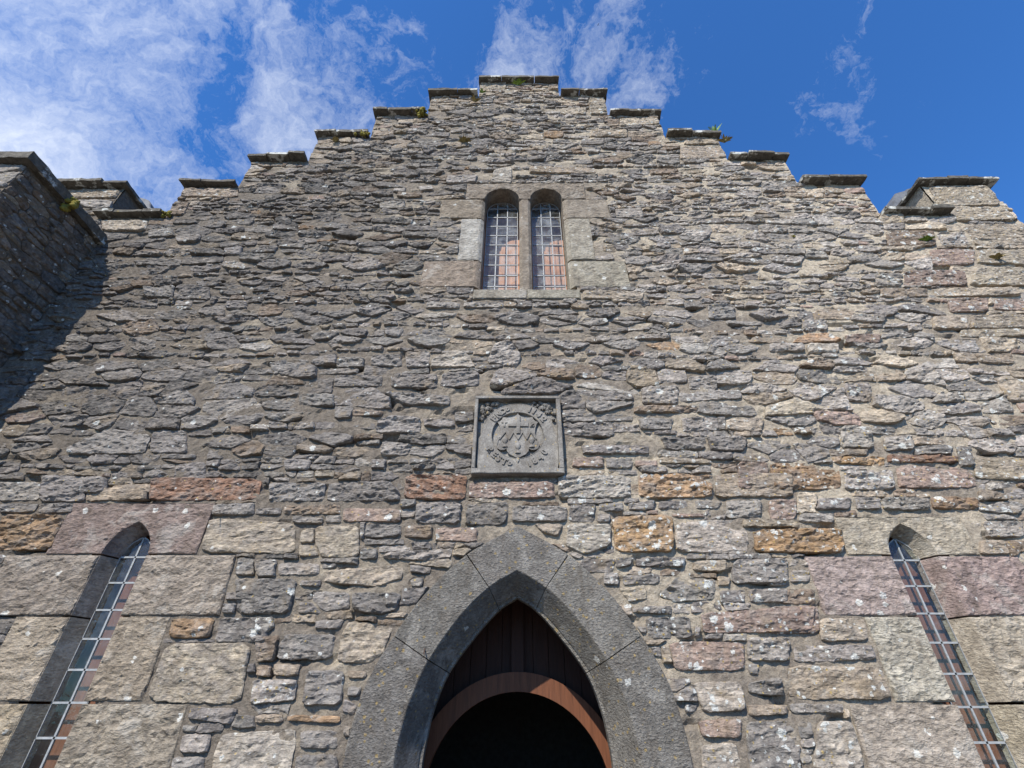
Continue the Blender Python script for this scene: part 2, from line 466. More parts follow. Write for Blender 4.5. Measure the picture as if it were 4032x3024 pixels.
def _hash(ix, iy, iz, seed):
    h = (ix.astype(np.uint32) * np.uint32(374761393) + iy.astype(np.uint32) * np.uint32(668265263)
         + iz.astype(np.uint32) * np.uint32(2147483647) + np.uint32(seed * 1442695 + 17))
    h = (h ^ (h >> np.uint32(13))) * np.uint32(1274126177)
    h = h ^ (h >> np.uint32(16))
    return (h & np.uint32(0xFFFFFF)).astype(np.float64) / float(0xFFFFFF)


def vnoise(p, seed=0):
    p = np.asarray(p, dtype=np.float64)
    i = np.floor(p).astype(np.int64)
    f = p - i
    f = f * f * (3 - 2 * f)
    r = 0
    with np.errstate(over='ignore'):
        for dx in (0, 1):
            wx = f[:, 0] if dx else 1 - f[:, 0]
            for dy in (0, 1):
                wy = f[:, 1] if dy else 1 - f[:, 1]
                for dz in (0, 1):
                    wz = f[:, 2] if dz else 1 - f[:, 2]
                    r = r + wx * wy * wz * _hash(i[:, 0] + dx, i[:, 1] + dy, i[:, 2] + dz, seed)
    return r


def fbm(p, seed=0, octaves=3, gain=0.5):
    p = np.asarray(p, dtype=np.float64)
    s, a, tot = 0, 1.0, 0.0
    for k in range(octaves):
        s = s + a * vnoise(p * (2.03 ** k), seed + k * 7)
        tot += a
        a *= gain
    return s / tot - 0.5


def clip_half(poly, nx, ny, d):
    """keep the side nx*x + ny*y <= d of a convex polygon"""
    out = []
    n = len(poly)
    for k in range(n):
        a = poly[k]
        b = poly[(k + 1) % n]
        da = nx * a[0] + ny * a[1] - d
        db = nx * b[0] + ny * b[1] - d
        if da <= 0:
            out.append(a)
        if (da < 0 < db) or (db < 0 < da):
            s = da / (da - db)
            out.append((a[0] + s * (b[0] - a[0]), a[1] + s * (b[1] - a[1])))
    return out


def area(poly):
    return 0.5 * sum(poly[k][0] * poly[(k + 1) % len(poly)][1] - poly[(k + 1) % len(poly)][0] * poly[k][1]
                     for k in range(len(poly)))


def ccw(poly):
    return poly if area(poly) > 0 else poly[::-1]


def hull(pts):
    pts = sorted(set(pts))
    def half(ps):
        h = []
        for p in ps:
            while len(h) > 1 and (h[-1][0] - h[-2][0]) * (p[1] - h[-2][1]) - (h[-1][1] - h[-2][1]) * (p[0] - h[-2][0]) <= 0:
                h.pop()
            h.append(p)
        return h
    a, b = half(pts), half(pts[::-1])
    return a[:-1] + b[:-1]


def inset(poly, g):
    r = poly
    n = len(poly)
    for k in range(n):
        a, b = poly[k], poly[(k + 1) % n]
        ex, ey = b[0] - a[0], b[1] - a[1]
        L = math.hypot(ex, ey)
        if L < 1e-6:
            continue
        nx, ny = ey / L, -ex / L       # outward for CCW
        r = clip_half(r, nx, ny, nx * a[0] + ny * a[1] - g)
        if len(r) < 3:
            return []
    return r


def outside_edge(poly, x, y):
    """(distance, nx, ny, d) of the edge of a CCW convex polygon the point lies farthest outside of"""
    best = (-1e9, 0, 0, 0)
    n = len(poly)
    for k in range(n):
        a, b = poly[k], poly[(k + 1) % n]
        ex, ey = b[0] - a[0], b[1] - a[1]
        L = math.hypot(ex, ey) or 1e-9
        nx, ny = ey / L, -ex / L
        d = nx * a[0] + ny * a[1]
        s = nx * x + ny * y - d
        if s > best[0]:
            best = (s, nx, ny, d)
    return best


# ------------------------------------------------------------------ materials
def new_mat(name):
    m = bpy.data.materials.new(name)
    m.use_nodes = True
    t = m.node_tree
    t.nodes.clear()
    out = N(t, 'ShaderNodeOutputMaterial')
    b = N(t, 'ShaderNodeBsdfPrincipled')
    t.links.new(b.outputs[0], out.inputs['Surface'])
    b.inputs['Specular IOR Level'].default_value = 0.25
    b.inputs['Roughness'].default_value = 0.9
    return m, t, b


def position(t):
    return N(t, 'ShaderNodeNewGeometry').outputs['Position']


def scaled(t, vec, s):
    n = N(t, 'ShaderNodeVectorMath', operation='MULTIPLY')
    t.links.new(vec, n.inputs[0])
    n.inputs[1].default_value = s
    return n.outputs[0]


def bump(t, height, strength, dist, prev=None):
    n = N(t, 'ShaderNodeBump')
    n.inputs['Strength'].default_value = strength
    n.inputs['Distance'].default_value = dist
    t.links.new(height, n.inputs['Height'])
    if prev is not None:
        t.links.new(prev, n.inputs['Normal'])
    return n.outputs[0]


def lichen_mask(t, pos, amount, scale, rmax, seed=0.0):
    """round crusts of lichen: one per Voronoi cell, kept by a per-cell chance"""
    wob = N(t, 'ShaderNodeTexNoise')
    t.links.new(pos, wob.inputs['Vector'])
    wob.inputs['Scale'].default_value = scale * 2.6
    wob.inputs['Detail'].default_value = 3
    add = N(t, 'ShaderNodeVectorMath', operation='MULTIPLY_ADD')
    t.links.new(wob.outputs['Color'], add.inputs[0])
    add.inputs[1].default_value = (0.75 / scale,) * 3
    t.links.new(pos, add.inputs[2])
    off = N(t, 'ShaderNodeVectorMath', operation='ADD')
    t.links.new(add.outputs[0], off.inputs[0])
    off.inputs[1].default_value = (seed, seed * 1.7, seed * 0.6)
    v = N(t, 'ShaderNodeTexVoronoi')
    v.inputs['Scale'].default_value = scale
    t.links.new(off.outputs[0], v.inputs['Vector'])
    sc = N(t, 'ShaderNodeSeparateColor')
    t.links.new(v.outputs['Color'], sc.inputs[0])
    keep = math_node(t, 'LESS_THAN', sc.outputs[0], amount)
    rad = math_node(t, 'MULTIPLY', math_node(t, 'ADD', sc.outputs[1], 0.25), rmax)
    edge = math_node(t, 'SUBTRACT', rad, v.outputs['Distance'])
    m = map_range(t, edge, 0.0, 0.05, 0.0, 1.0, True)
    return math_node(t, 'MULTIPLY', m, keep)


def rubble_material():
    m, t, b = new_mat('rubble_stone')
    pos = position(t)
    at = N(t, 'ShaderNodeAttribute', attribute_name='Col')
    base = at.outputs['Color']
    lic = at.outputs['Alpha']
    blot = noise_tex(t, pos, 5.0, 4, 0.6)
    mot = noise_tex(t, pos, 21.0, 5, 0.65)
    strat = noise_tex(t, scaled(t, pos, (5.0, 8.0, 26.0)), 1.6, 5, 0.62, 0.35)
    grey = noise_tex(t, pos, 7.5, 5, 0.65, 0.6)
    base = mix_rgb(t, map_range(t, grey, 0.42, 0.66, 0.0, 0.6, True), base, (0.235, 0.220, 0.200))
    c = mix_rgb(t, 1.0, base, mix_rgb(t, map_range(t, blot, 0.3, 0.7, 0, 1), (0.74, 0.73, 0.72), (1.24, 1.22, 1.2)), 'MULTIPLY')
    c = mix_rgb(t, 1.0, c, mix_rgb(t, map_range(t, mot, 0.32, 0.68, 0, 1), (0.68, 0.66, 0.66), (1.32, 1.3, 1.28)), 'MULTIPLY')
    c = mix_rgb(t, 1.0, c, mix_rgb(t, map_range(t, strat, 0.33, 0.67, 0, 1), (0.76, 0.75, 0.76), (1.22, 1.2, 1.18)), 'MULTIPLY')
    # rusty and buff staining in patches
    st = noise_tex(t, pos, 3.1, 4, 0.6, 0.5)
    c = mix_rgb(t, math_node(t, 'MULTIPLY', map_range(t, st, 0.55, 0.72, 0, 1, True), 0.45), c, (0.25, 0.19, 0.12))
    # thin grey-white film and crusts
    film = noise_tex(t, pos, 9.0, 6, 0.7, 0.3)
    c = mix_rgb(t, math_node(t, 'MULTIPLY', map_range(t, film, 0.57, 0.72, 0, 1, True),
                             math_node(t, 'ADD', math_node(t, 'MULTIPLY', lic, 0.9), 0.16)), c, (0.46, 0.46, 0.44))
    l1 = lichen_mask(t, pos, lic, 11.0, 0.42)
    l2 = lichen_mask(t, pos, math_node(t, 'MULTIPLY', lic, 0.8), 24.0, 0.45, 3.3)
    ring = noise_tex(t, pos, 60.0, 3, 0.6)
    lw = math_node(t, 'MULTIPLY', math_node(t, 'MAXIMUM', l1, l2), map_range(t, ring, 0.3, 0.55, 0.35, 0.95))
    c = mix_rgb(t, lw, c, (0.52, 0.53, 0.50))
    yl = lichen_mask(t, pos, math_node(t, 'MULTIPLY', lic, 0.35), 38.0, 0.4, 7.7)
    c = mix_rgb(t, math_node(t, 'MULTIPLY', yl, 0.7), c, (0.42, 0.30, 0.09))
    t.links.new(c, b.inputs['Base Color'])
    grain = noise_tex(t, pos, 95.0, 4, 0.7)
    crag = noise_tex(t, scaled(t, pos, (1, 1, 2.2)), 17.0, 6, 0.68, 0.4)
    nrm = bump(t, crag, 0.85, 0.035)
    nrm = bump(t, strat, 0.8, 0.018, nrm)
    nrm = bump(t, grain, 0.6, 0.006, nrm)
    t.links.new(nrm, b.inputs['Normal'])
    return m


def mortar_material():
    m, t, b = new_mat('lime_mortar')
    pos = position(t)
    at = N(t, 'ShaderNodeAttribute', attribute_name='Col')
    mot = noise_tex(t, pos, 16.0, 6, 0.68)
    c = mix_rgb(t, 1.0, at.outputs['Color'], mix_rgb(t, map_range(t, mot, 0.3, 0.7, 0, 1), (0.62, 0.6, 0.58), (1.38, 1.36, 1.32)), 'MULTIPLY')
    grit = noise_tex(t, pos, 75.0, 4, 0.7)
    c = mix_rgb(t, map_range(t, grit, 0.62, 0.7, 0, 0.7), c, (0.5, 0.44, 0.33))
    t.links.new(c, b.inputs['Base Color'])
    nrm = bump(t, mot, 1.0, 0.04)
    nrm = bump(t, grit, 0.8, 0.012, nrm)
    t.links.new(nrm, b.inputs['Normal'])
    return m


def dressed_material(name, tool=(1, 1, 2.2), tool_scale=24.0, bump_d=0.03, yellow=0.0):
    """dressed stone with tool marks; the colour of each block comes from its own attribute"""
    m, t, b = new_mat(name)
    pos = position(t)
    at = N(t, 'ShaderNodeAttribute', attribute_name='Col')
    mot = noise_tex(t, pos, 7.0, 5, 0.62)
    fine = noise_tex(t, scaled(t, pos, tool), tool_scale, 5, 0.62, 0.5)
    c = mix_rgb(t, 1.0, at.outputs['Color'], mix_rgb(t, map_range(t, mot, 0.3, 0.7, 0, 1), (0.66, 0.64, 0.62), (1.28, 1.27, 1.26)), 'MULTIPLY')
    c = mix_rgb(t, 1.0, c, mix_rgb(t, map_range(t, fine, 0.32, 0.68, 0, 1), (0.66, 0.65, 0.65), (1.30, 1.29, 1.27)), 'MULTIPLY')
    streak = noise_tex(t, scaled(t, pos, (6.0, 6.0, 0.9)), 1.5, 5, 0.6, 0.3)
    c = mix_rgb(t, math_node(t, 'MULTIPLY', map_range(t, streak, 0.54, 0.7, 0, 1, True), 0.5), c, (0.115, 0.095, 0.075))
    bl = noise_tex(t, pos, 2.6, 6, 0.68, 0.6)
    c = mix_rgb(t, math_node(t, 'MULTIPLY', map_range(t, bl, 0.50, 0.64, 0, 1, True), 0.5), c, mix_rgb(t, 0.5, c, (0.14, 0.115, 0.09)))
    c = mix_rgb(t, math_node(t, 'MULTIPLY', map_range(t, bl, 0.36, 0.46, 1, 0, True), 0.35), c, (0.42, 0.40, 0.36))
    l1 = lichen_mask(t, pos, at.outputs['Alpha'], 12.0, 0.36, 1.9)
    c = mix_rgb(t, math_node(t, 'MULTIPLY', l1, 0.75), c, (0.58, 0.58, 0.54))
    if yellow:
        yl = lichen_mask(t, pos, yellow, 34.0, 0.42, 5.1)
        c = mix_rgb(t, math_node(t, 'MULTIPLY', yl, 0.65), c, (0.36, 0.26, 0.10))
        sp = noise_tex(t, pos, 130.0, 2, 0.5)
        c = mix_rgb(t, map_range(t, sp, 0.68, 0.74, 0, 0.35), c, (0.34, 0.32, 0.28))
    t.links.new(c, b.inputs['Base Color'])
    nrm = bump(t, fine, 1.0, bump_d)
    nrm = bump(t, mot, 0.5, 0.02, nrm)
    t.links.new(nrm, b.inputs['Normal'])
    return m


def simple_material(name, rgb, rough=0.9, var=0.3, scale=14.0, bump_d=0.01, spec=0.25, stretch=(1, 1, 1)):
    m, t, b = new_mat(name)
    pos = scaled(t, position(t), stretch)
    n1 = noise_tex(t, pos, scale, 5, 0.65, 0.2)
    c = mix_rgb(t, map_range(t, n1, 0.3, 0.7, 0, 1), tuple(v * (1 - var) for v in rgb), tuple(v * (1 + var) for v in rgb))
    t.links.new(c, b.inputs['Base Color'])
    b.inputs['Roughness'].default_value = rough
    b.inputs['Specular IOR Level'].default_value = spec
    if bump_d:
        t.links.new(bump(t, n1, 0.8, bump_d), b.inputs['Normal'])
    return m


def coping_material():
    m, t, b = new_mat('weathered_slate_coping')
    pos = position(t)
    n1 = noise_tex(t, pos, 11.0, 6, 0.68, 0.2)
    strat = noise_tex(t, scaled(t, pos, (4, 4, 60)), 1.2, 4, 0.6)
    c = mix_rgb(t, map_range(t, n1, 0.3, 0.7, 0, 1), (0.05, 0.046, 0.04), (0.15, 0.138, 0.115))
    geo = N(t, 'ShaderNodeNewGeometry')
    lich = noise_tex(t, pos, 3.2, 5, 0.7)
    c = mix_rgb(t, map_range(t, lich, 0.54, 0.62, 0, 0.8, True), c, (0.56, 0.57, 0.53))
    yel = noise_tex(t, scaled(t, pos, (1.3, 1, 1)), 6.3, 4, 0.7)
    c = mix_rgb(t, map_range(t, yel, 0.64, 0.74, 0, 0.6, True), c, (0.25, 0.19, 0.06))
    t.links.new(c, b.inputs['Base Color'])
    nrm = bump(t, n1, 0.8, 0.03)
    nrm = bump(t, strat, 0.6, 0.01, nrm)
    t.links.new(nrm, b.inputs['Normal'])
    return m


GLOSS = 0.75


def glass_material():
    m = bpy.data.materials.new('old_window_glass')
    m.use_nodes = True
    t = m.node_tree
    t.nodes.clear()
    out = N(t, 'ShaderNodeOutputMaterial')
    pos = position(t)
    tr = N(t, 'ShaderNodeBsdfTransparent')
    tr.inputs[0].default_value = (0.90, 0.93, 0.93, 1)
    gl = N(t, 'ShaderNodeBsdfGlossy')
    gl.inputs['Roughness'].default_value = 0.03
    gl.inputs['Color'].default_value = (1, 1, 1, 1)
    t.links.new(bump(t, noise_tex(t, pos, 7.0, 3, 0.5), 0.12, 0.02), gl.inputs['Normal'])
    df = N(t, 'ShaderNodeBsdfDiffuse')
    df.inputs[0].default_value = (0.55, 0.57, 0.58, 1)
    fr = N(t, 'ShaderNodeFresnel')
    fr.inputs[0].default_value = 1.55
    mx = N(t, 'ShaderNodeMixShader')
    bf = N(t, 'ShaderNodeNewGeometry').outputs['Backfacing']
    t.links.new(math_node(t, 'MULTIPLY', math_node(t, 'MULTIPLY', fr.outputs[0], GLOSS), math_node(t, 'SUBTRACT', 1.0, bf)), mx.inputs[0])
    t.links.new(tr.outputs[0], mx.inputs[1])
    t.links.new(gl.outputs[0], mx.inputs[2])
    # dust and water stains on the panes
    dirt = noise_tex(t, pos, 6.0, 6, 0.7, 0.4)
    speck = noise_tex(t, pos, 110.0, 2, 0.6)
    at = N(t, 'ShaderNodeAttribute', attribute_name='Col')
    d = math_node(t, 'ADD', math_node(t, 'MULTIPLY', map_range(t, dirt, 0.35, 0.75, 0.02, 0.24, True), at.outputs['Fac']),
                  map_range(t, speck, 0.70, 0.76, 0, 0.45))
    mx2 = N(t, 'ShaderNodeMixShader')
    t.links.new(d, mx2.inputs[0])
    t.links.new(mx.outputs[0], mx2.inputs[1])
    t.links.new(df.outputs[0], mx2.inputs[2])
    t.links.new(mx2.outputs[0], out.inputs['Surface'])
    return m


def wood_material(name, rgb, rough=0.55):
    m, t, b = new_mat(name)
    pos = position(t)
    gr = noise_tex(t, scaled(t, pos, (28, 28, 2.2)), 1.3, 5, 0.6, 0.8)
    c = mix_rgb(t, map_range(t, gr, 0.3, 0.7, 0, 1), tuple(v * 0.72 for v in rgb), tuple(v * 1.25 for v in rgb))
    t.links.new(c, b.inputs['Base Color'])
    b.inputs['Roughness'].default_value = rough
    t.links.new(bump(t, gr, 0.4, 0.004), b.inputs['Normal'])
    return m


M_RUBBLE = rubble_material()
M_MORTAR = mortar_material()
M_DRESSED = dressed_material('tooled_sandstone')
M_ARCH = dressed_material('punched_limestone', (1, 1, 1.6), 36.0, 0.05, yellow=0.16)
M_PLAQUE = dressed_material('carved_limestone', (1, 1, 1), 60.0, 0.004, yellow=0.05)
M_COPING = coping_material()
M_GLASS = glass_material()
M_LEAD = simple_material('window_lead', (0.25, 0.265, 0.275), 0.5, 0.25, 30.0, 0.003, 0.4)
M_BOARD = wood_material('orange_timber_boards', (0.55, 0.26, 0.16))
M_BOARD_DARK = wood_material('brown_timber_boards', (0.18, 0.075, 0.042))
M_DOORWOOD = wood_material('varnished_door_timber', (0.115, 0.043, 0.020), 0.6)
M_DARKWOOD = wood_material('dark_door_timber', (0.035, 0.014, 0.009), 0.7)
M_GLOOM_PLASTER = simple_material('gloom_dark_plaster', (0.05, 0.045, 0.042))  # near-black colour carries the gloom of the unlit interior behind the door
M_GROUND = simple_material('unseen_bounce_ground', (0.15, 0.135, 0.115), 0.95, 0.3, 12.0, 0.02)  # ground out of view, its tone chosen for the bounce onto the soffits
M_SLATE = simple_material('roof_slate', (0.13, 0.135, 0.145), 0.7, 0.3, 6.0, 0.01)
M_IRON = simple_material('rusty_iron', (0.06, 0.035, 0.025), 0.7, 0.3, 40.0, 0.002)
M_FERN = simple_material('fern_leaf', (0.16, 0.24, 0.04), 0.7, 0.35, 20.0, 0)
M_MOSS = simple_material('yellow_green_moss', (0.20, 0.17, 0.035), 0.95, 0.4, 40.0, 0.02)
M_DRY = simple_material('dry_weed_leaf', (0.26, 0.21, 0.09), 0.8, 0.35, 20.0, 0)
M_BIRD = simple_material('dark_bird_feather', (0.02, 0.02, 0.028), 0.7, 0.3, 30.0, 0)

# ------------------------------------------------------------------ stone builder
PAL = {'g': (.203, .202, .203), 'd': (.158, .157, .158), 'l': (.276, .270, .262), 'L': (.350, .335, .310),
       't': (.280, .248, .205), 'c': (.340, .310, .262), 'k': (.255, .205, .185), 'o': (.270, .195, .130),
       'O': (.305, .215, .128), 'r': (.215, .138, .104), 'b': (.195, .162, .132), 'w': (.30, .295, .285)}


PAL = {k: (v[0] * 1.03, v[1], v[2] * 0.94) for k, v in PAL.items()}


def stone_shape(poly, res=0.03, bev=0.012, round_it=1, jit=0.006):
    """rings of points from the outline to the centre: uv (n,2), t (n,), faces; local indices"""
    p = np.array(poly)
    for _ in range(round_it):
        nx = np.roll(p, -1, axis=0)
        p = np.stack([p * 0.9 + nx * 0.1, p * 0.1 + nx * 0.9], axis=1).reshape(-1, 2)
    seg = np.roll(p, -1, axis=0) - p
    ln = np.hypot(seg[:, 0], seg[:, 1])
    per = ln.sum()
    m = int(np.clip(per / res, 10, 110))
    cum = np.concatenate([[0], np.cumsum(ln)])
    s = np.linspace(0, per, m, endpoint=False)
    idx = np.clip(np.searchsorted(cum, s, side='right') - 1, 0, len(p) - 1)
    f = (s - cum[idx]) / np.maximum(ln[idx], 1e-9)
    b = p[idx] + seg[idx] * f[:, None]
    c = b.mean(axis=0)
    if jit:
        n3 = np.c_[b * 16.0, np.full(m, 3.3)]
        b = b + np.c_[fbm(n3, 5, 3, 0.7), fbm(n3 + 50, 6, 3, 0.7)] * jit * 3.4
    a = abs(area([tuple(q) for q in p]))
    r = max(2 * a / per, 0.012)
    t2 = max(1 - bev / r, 0.72)
    ring2 = c + (b - c) * t2
    pts, tris = fill_grid(ring2, res)
    uv = np.concatenate([b, b, pts])
    lev = np.concatenate([np.zeros(m, int), np.ones(m, int), np.full(m, 2), np.full(len(pts) - m, 3)])
    i = np.arange(m)
    i2 = (i + 1) % m
    quads = np.concatenate([np.c_[j * m + i, j * m + i2, (j + 1) * m + i2, (j + 1) * m + i] for j in range(2)])
    return uv, lev, (quads, tris + 2 * m), c


def inside(poly, q):
    """crossing test, vectorised over the points q"""
    x, y = q[:, 0], q[:, 1]
    r = np.zeros(len(q), bool)
    n = len(poly)
    for k in range(n):
        x0, y0 = poly[k]
        x1, y1 = poly[(k + 1) % n]
        if y0 == y1:
            continue
        cnd = (y0 > y) != (y1 > y)
        r ^= cnd & (x < (x1 - x0) * (y - y0) / (y1 - y0) + x0)
    return r


def fill_grid(ring, res, pad=0.45):
    """points (the ring first, then a jittered grid inside it) and the triangles between them"""
    m = len(ring)
    lo, hi = ring.min(axis=0), ring.max(axis=0)
    dx, dz = res * 1.15, res * 0.80
    gx, gz = np.meshgrid(np.arange(lo[0] + dx * .5, hi[0], dx), np.arange(lo[1] + dz * .5, hi[1], dz))
    g = np.c_[gx.ravel(), gz.ravel()]
    g = g + RNG.uniform(-.32, .32, g.shape) * (dx, dz)
    c = ring.mean(axis=0)
    if len(g):
        g = g[inside(ring, g)]
    if len(g):
        d2 = ((g[:, None, :] - ring[None, :, :]) ** 2).sum(-1).min(axis=1)
        g = g[d2 > (res * pad) ** 2]
    if not len(g):
        g = c[None, :]
    pts = np.concatenate([ring, g])
    co, _, fc, ov, _, _ = delaunay_2d_cdt([Vector(q) for q in pts], [], [list(range(m))], 1, 1e-6)
    if len(co) == len(pts) and all(len(o) == 1 for o in ov):
        mp = np.array([o[0] for o in ov])
        return pts, mp[np.array([f for f in fc if len(f) == 3], dtype=int)]
    i = np.arange(m)
    pts = np.concatenate([ring, c[None, :]])
    return pts, np.c_[i, (i + 1) % m, np.full(m, m)]


def build_stones(specs):
    """specs: list of dict(poly, prot, amp, tilt, color, lic, res, bev). Returns list of (uv, h, faces, colors)."""
    shapes = [stone_shape(s['poly'], s.get('res', 0.03), s.get('bev', 0.012), s.get('round', 1), s.get('jit', 0.006)) for s in specs]
    cnt = [len(sh[0]) for sh in shapes]
    UV = np.concatenate([sh[0] for sh in shapes])
    LEV = np.concatenate([sh[1] for sh in shapes])
    rep = lambda key, d: np.repeat(np.array([s.get(key, d) for s in specs], dtype=float), cnt)
    prot, amp = rep('prot', 0.03), rep('amp', 0.012)
    sid = np.repeat(np.arange(len(specs)), cnt)
    C = np.repeat(np.array([sh[3] for sh in shapes]), cnt, axis=0)
    tx, tz = rep('tx', 0), rep('tz', 0)
    dip = rep('dip', 0.0)
    u, w = UV[:, 0], UV[:, 1] + dip * (UV[:, 0] - C[:, 0])
    off = sid * 3.17
    n1 = fbm(np.c_[u * 6.0, w * 11.0, off], 1, 3)
    n2 = fbm(np.c_[u * 5.5, w * 19.0 + n1 * 2.5, off + 9.1], 21, 3, 0.6)
    led = n2 * 7.0
    led = (np.floor(led) + np.clip((led - np.floor(led)) * 2.6, 0, 1)) / 7.0
    n3 = fbm(np.c_[u * 24.0, w * 40.0, off], 31, 2)
    rough = 1.0 * n1 + 2.1 * led + 0.8 * n3
    h = prot + tx * (UV[:, 0] - C[:, 0]) + tz * (UV[:, 1] - C[:, 1]) + amp * rough
    h = np.where(LEV == 0, -0.045, h)
    h = np.where(LEV == 1, np.minimum(h, 0.50 * prot + amp * rough * 0.5), h)
    h = np.where(LEV == 2, 0.85 * h + 0.15 * (0.50 * prot), h)
    out = []
    k = 0
    for s, sh, n in zip(specs, shapes, cnt):
        colr = np.empty((n, 4), dtype=np.float32)
        colr[:, :3] = s['color']
        colr[:, 3] = s.get('lic', 0.1)
        out.append((UV[k:k + n], h[k:k + n], sh[2], colr))
        k += n
    return out


def frame_xyz(uv, h, frame):
    """frame = (origin, u axis, w axis, outward normal)"""
    o, a, b, n = (np.array(v, dtype=float) for v in frame)
    return o + uv[:, :1] * a + uv[:, 1:] * b + h[:, None] * n


FRONT = ((0, 0, 0), (1, 0, 0), (0, 0, 1), (0, -1, 0))


def emit_joined(name, built, frame, mat, parent, kind='stuff', smooth=False):
    V, Q, T, Cc, k = [], [], [], [], 0
    for uv, h, faces, colr in built:
        V.append(frame_xyz(uv, h, frame))
        Q.append(faces[0] + k)
        T.append(faces[1] + k)
        Cc.append(colr)
        k += len(uv)
    return stone_obj(name, np.concatenate(V), np.concatenate(Q), np.concatenate(T), np.concatenate(Cc), mat, parent, kind=kind)


def emit_single(name, b, frame, mat, parent, smooth=False):
    return stone_obj(name, frame_xyz(b[0], b[1], frame), b[2][0], b[2][1], b[3], mat, parent)


def jitter_color(c, amt=0.11):
    f = 1 + random.gauss(0, amt)
    f = min(max(f, 0.62), 1.5)
    return tuple(max(0.02, v * f * (1 + random.uniform(-0.012, 0.012))) for v in c)


AN = 1.75          # vertical stretch in which the rubble cells are roughly round


def pack(x0, x1, z0, z1, obstacles, bounds, row_h, wid):
    """courses of irregular convex cells that fill [x0,x1]x[z0,z1] around convex obstacles"""
    seeds = []
    z = z0
    while z < z1:
        h = row_h(z)
        x = x0 + random.uniform(-0.3, 0)
        while x < x1:
            w = wid(h, z)
            wave = 0.05 * math.sin(0.7 * x + 0.5 * z) + 0.035 * math.sin(1.9 * x - 1.3 * z)
            cx, cz = x + w / 2, z + h / 2 + wave + random.uniform(-0.10, 0.10) * h
            sl = lambda k: k * random.uniform(0.53, 0.72)
            r = random.random()
            if r < 0.20 and h > 0.10:          # two thin stones, one above the other
                e = h * random.uniform(-.12, .12)
                seeds.append((cx + random.uniform(-.03, .03), cz + h * .27 + e, 0.6, cz + e, cz + sl(h)))
                seeds.append((cx + random.uniform(-.03, .03), cz - h * .27 + e, 0.6, cz - sl(h), cz + e))
            elif r < 0.28:                      # a pinning next to a bigger one
                seeds.append((cx - w * .25, cz, 1.1, cz - sl(h), cz + sl(h)))
                seeds.append((cx + w * .36, cz + random.uniform(-.3, .3) * h, 0.35, cz - sl(h), cz + sl(h)))
            elif r < 0.42:                      # an irregular one that breaks the course
                seeds.append((cx, cz + random.uniform(-.25, .25) * h, random.uniform(0.9, 1.4), cz - h * 1.2, cz + h * 1.2))
            else:
                seeds.append((cx, cz, random.uniform(0.8, 1.2), cz - sl(h), cz + sl(h)))
            x += w
        z += h
    obs = [(ccw([(p[0], p[1] * AN) for p in o])) for o in obstacles]
    obb = [(min(p[0] for p in o), max(p[0] for p in o), min(p[1] for p in o), max(p[1] for p in o)) for o in obs]
    keep = []
    for (x, z, wt, blo, bhi) in seeds:
        bb = bounds(x, z)
        if bb is None:
            continue
        bb = (bb[0], bb[1], max(bb[2], blo), min(bb[3], bhi))
        ok = True
        near = []
        Z = z * AN
        for o, q in zip(obs, obb):
            if q[0] - .9 < x < q[1] + .9 and q[2] - .9 < Z < q[3] + .9:
                e = outside_edge(o, x, Z)
                if e[0] < 0.02:
                    ok = False
                    break
                near.append(e)
        if ok:
            keep.append((x, Z, wt, near, bb))
    P = np.array([(k[0], k[1]) for k in keep])
    Wt = np.array([k[2] for k in keep]) * 0.012
    cells = []
    for i, (x, Z, wt, near, bb) in enumerate(keep):
        d2 = (P[:, 0] - x) ** 2 + (P[:, 1] - Z) ** 2
        js = np.argsort(d2)[1:26]
        poly = [(max(x - .5, bb[0]), max(Z - .5, bb[2] * AN)), (min(x + .5, bb[1]), max(Z - .5, bb[2] * AN)),
                (min(x + .5, bb[1]), min(Z + .5, bb[3] * AN)), (max(x - .5, bb[0]), min(Z + .5, bb[3] * AN))]
        for j in js:
            if d2[j] > 1.2:
                break
            dx, dz = P[j, 0] - x, P[j, 1] - Z
            L = math.sqrt(d2[j]) or 1e-6
            mid = 0.5 * (L + (Wt[i] - Wt[j]) / L)
            mid = min(max(mid, 0.12 * L), 0.88 * L)
            poly = clip_half(poly, dx / L, dz / L, (dx * x + dz * Z) / L + mid)
            if len(poly) < 3:
                break
        for (s, nx, ny, d) in near:
            if len(poly) >= 3 and s < 0.9:
                poly = clip_half(poly, -nx, -ny, -d)
        if len(poly) < 3:
            continue
        cells.append(ccw([(p[0], p[1] / AN) for p in poly]))
    return cells


# ------------------------------------------------------------------ the church
church = empty('church', 'grey rubble stone church front with stepped gable, pointed doorway and three windows', 'church')

ground = mesh_obj('ground', [(-300, -300, -0.02), (300, -300, -0.02), (300, 300, -0.02), (-300, 300, -0.02)], [(0, 1, 2, 3)],
                  M_GROUND, kind='structure')

STEP_L = [(-0.87, 13.60), (-1.93, 12.96), (-3.00, 12.07), (-4.03, 11.21), (-5.09, 10.32), (-6.03, 9.47), (-7.13, 8.56), (-8.55, 9.42)]
STEP_R = [(0.94, 13.60), (1.94, 12.96), (3.00, 12.07), (4.05, 11.19), (5.14, 10.35), (6.25, 9.54), (7.36, 8.63), (8.58, 9.52)]
WALL_L, WALL_R = STEP_L[-1][0], STEP_R[-1][0]
THICK = 0.60


def bands():
    out = []
    for S, sg in ((STEP_L, -1), (STEP_R, 1)):
        for k in range(1, len(S)):
            a, b = S[k - 1][0], S[k][0]
            out.append((min(a, b), max(a, b), S[k][1]))
    out.append((STEP_L[0][0], STEP_R[0][0], 13.60))
    return sorted(out)


BANDS = bands()


def top_at(x):
    for a, b, t in BANDS:
        if a <= x <= b:
            return t
    return None


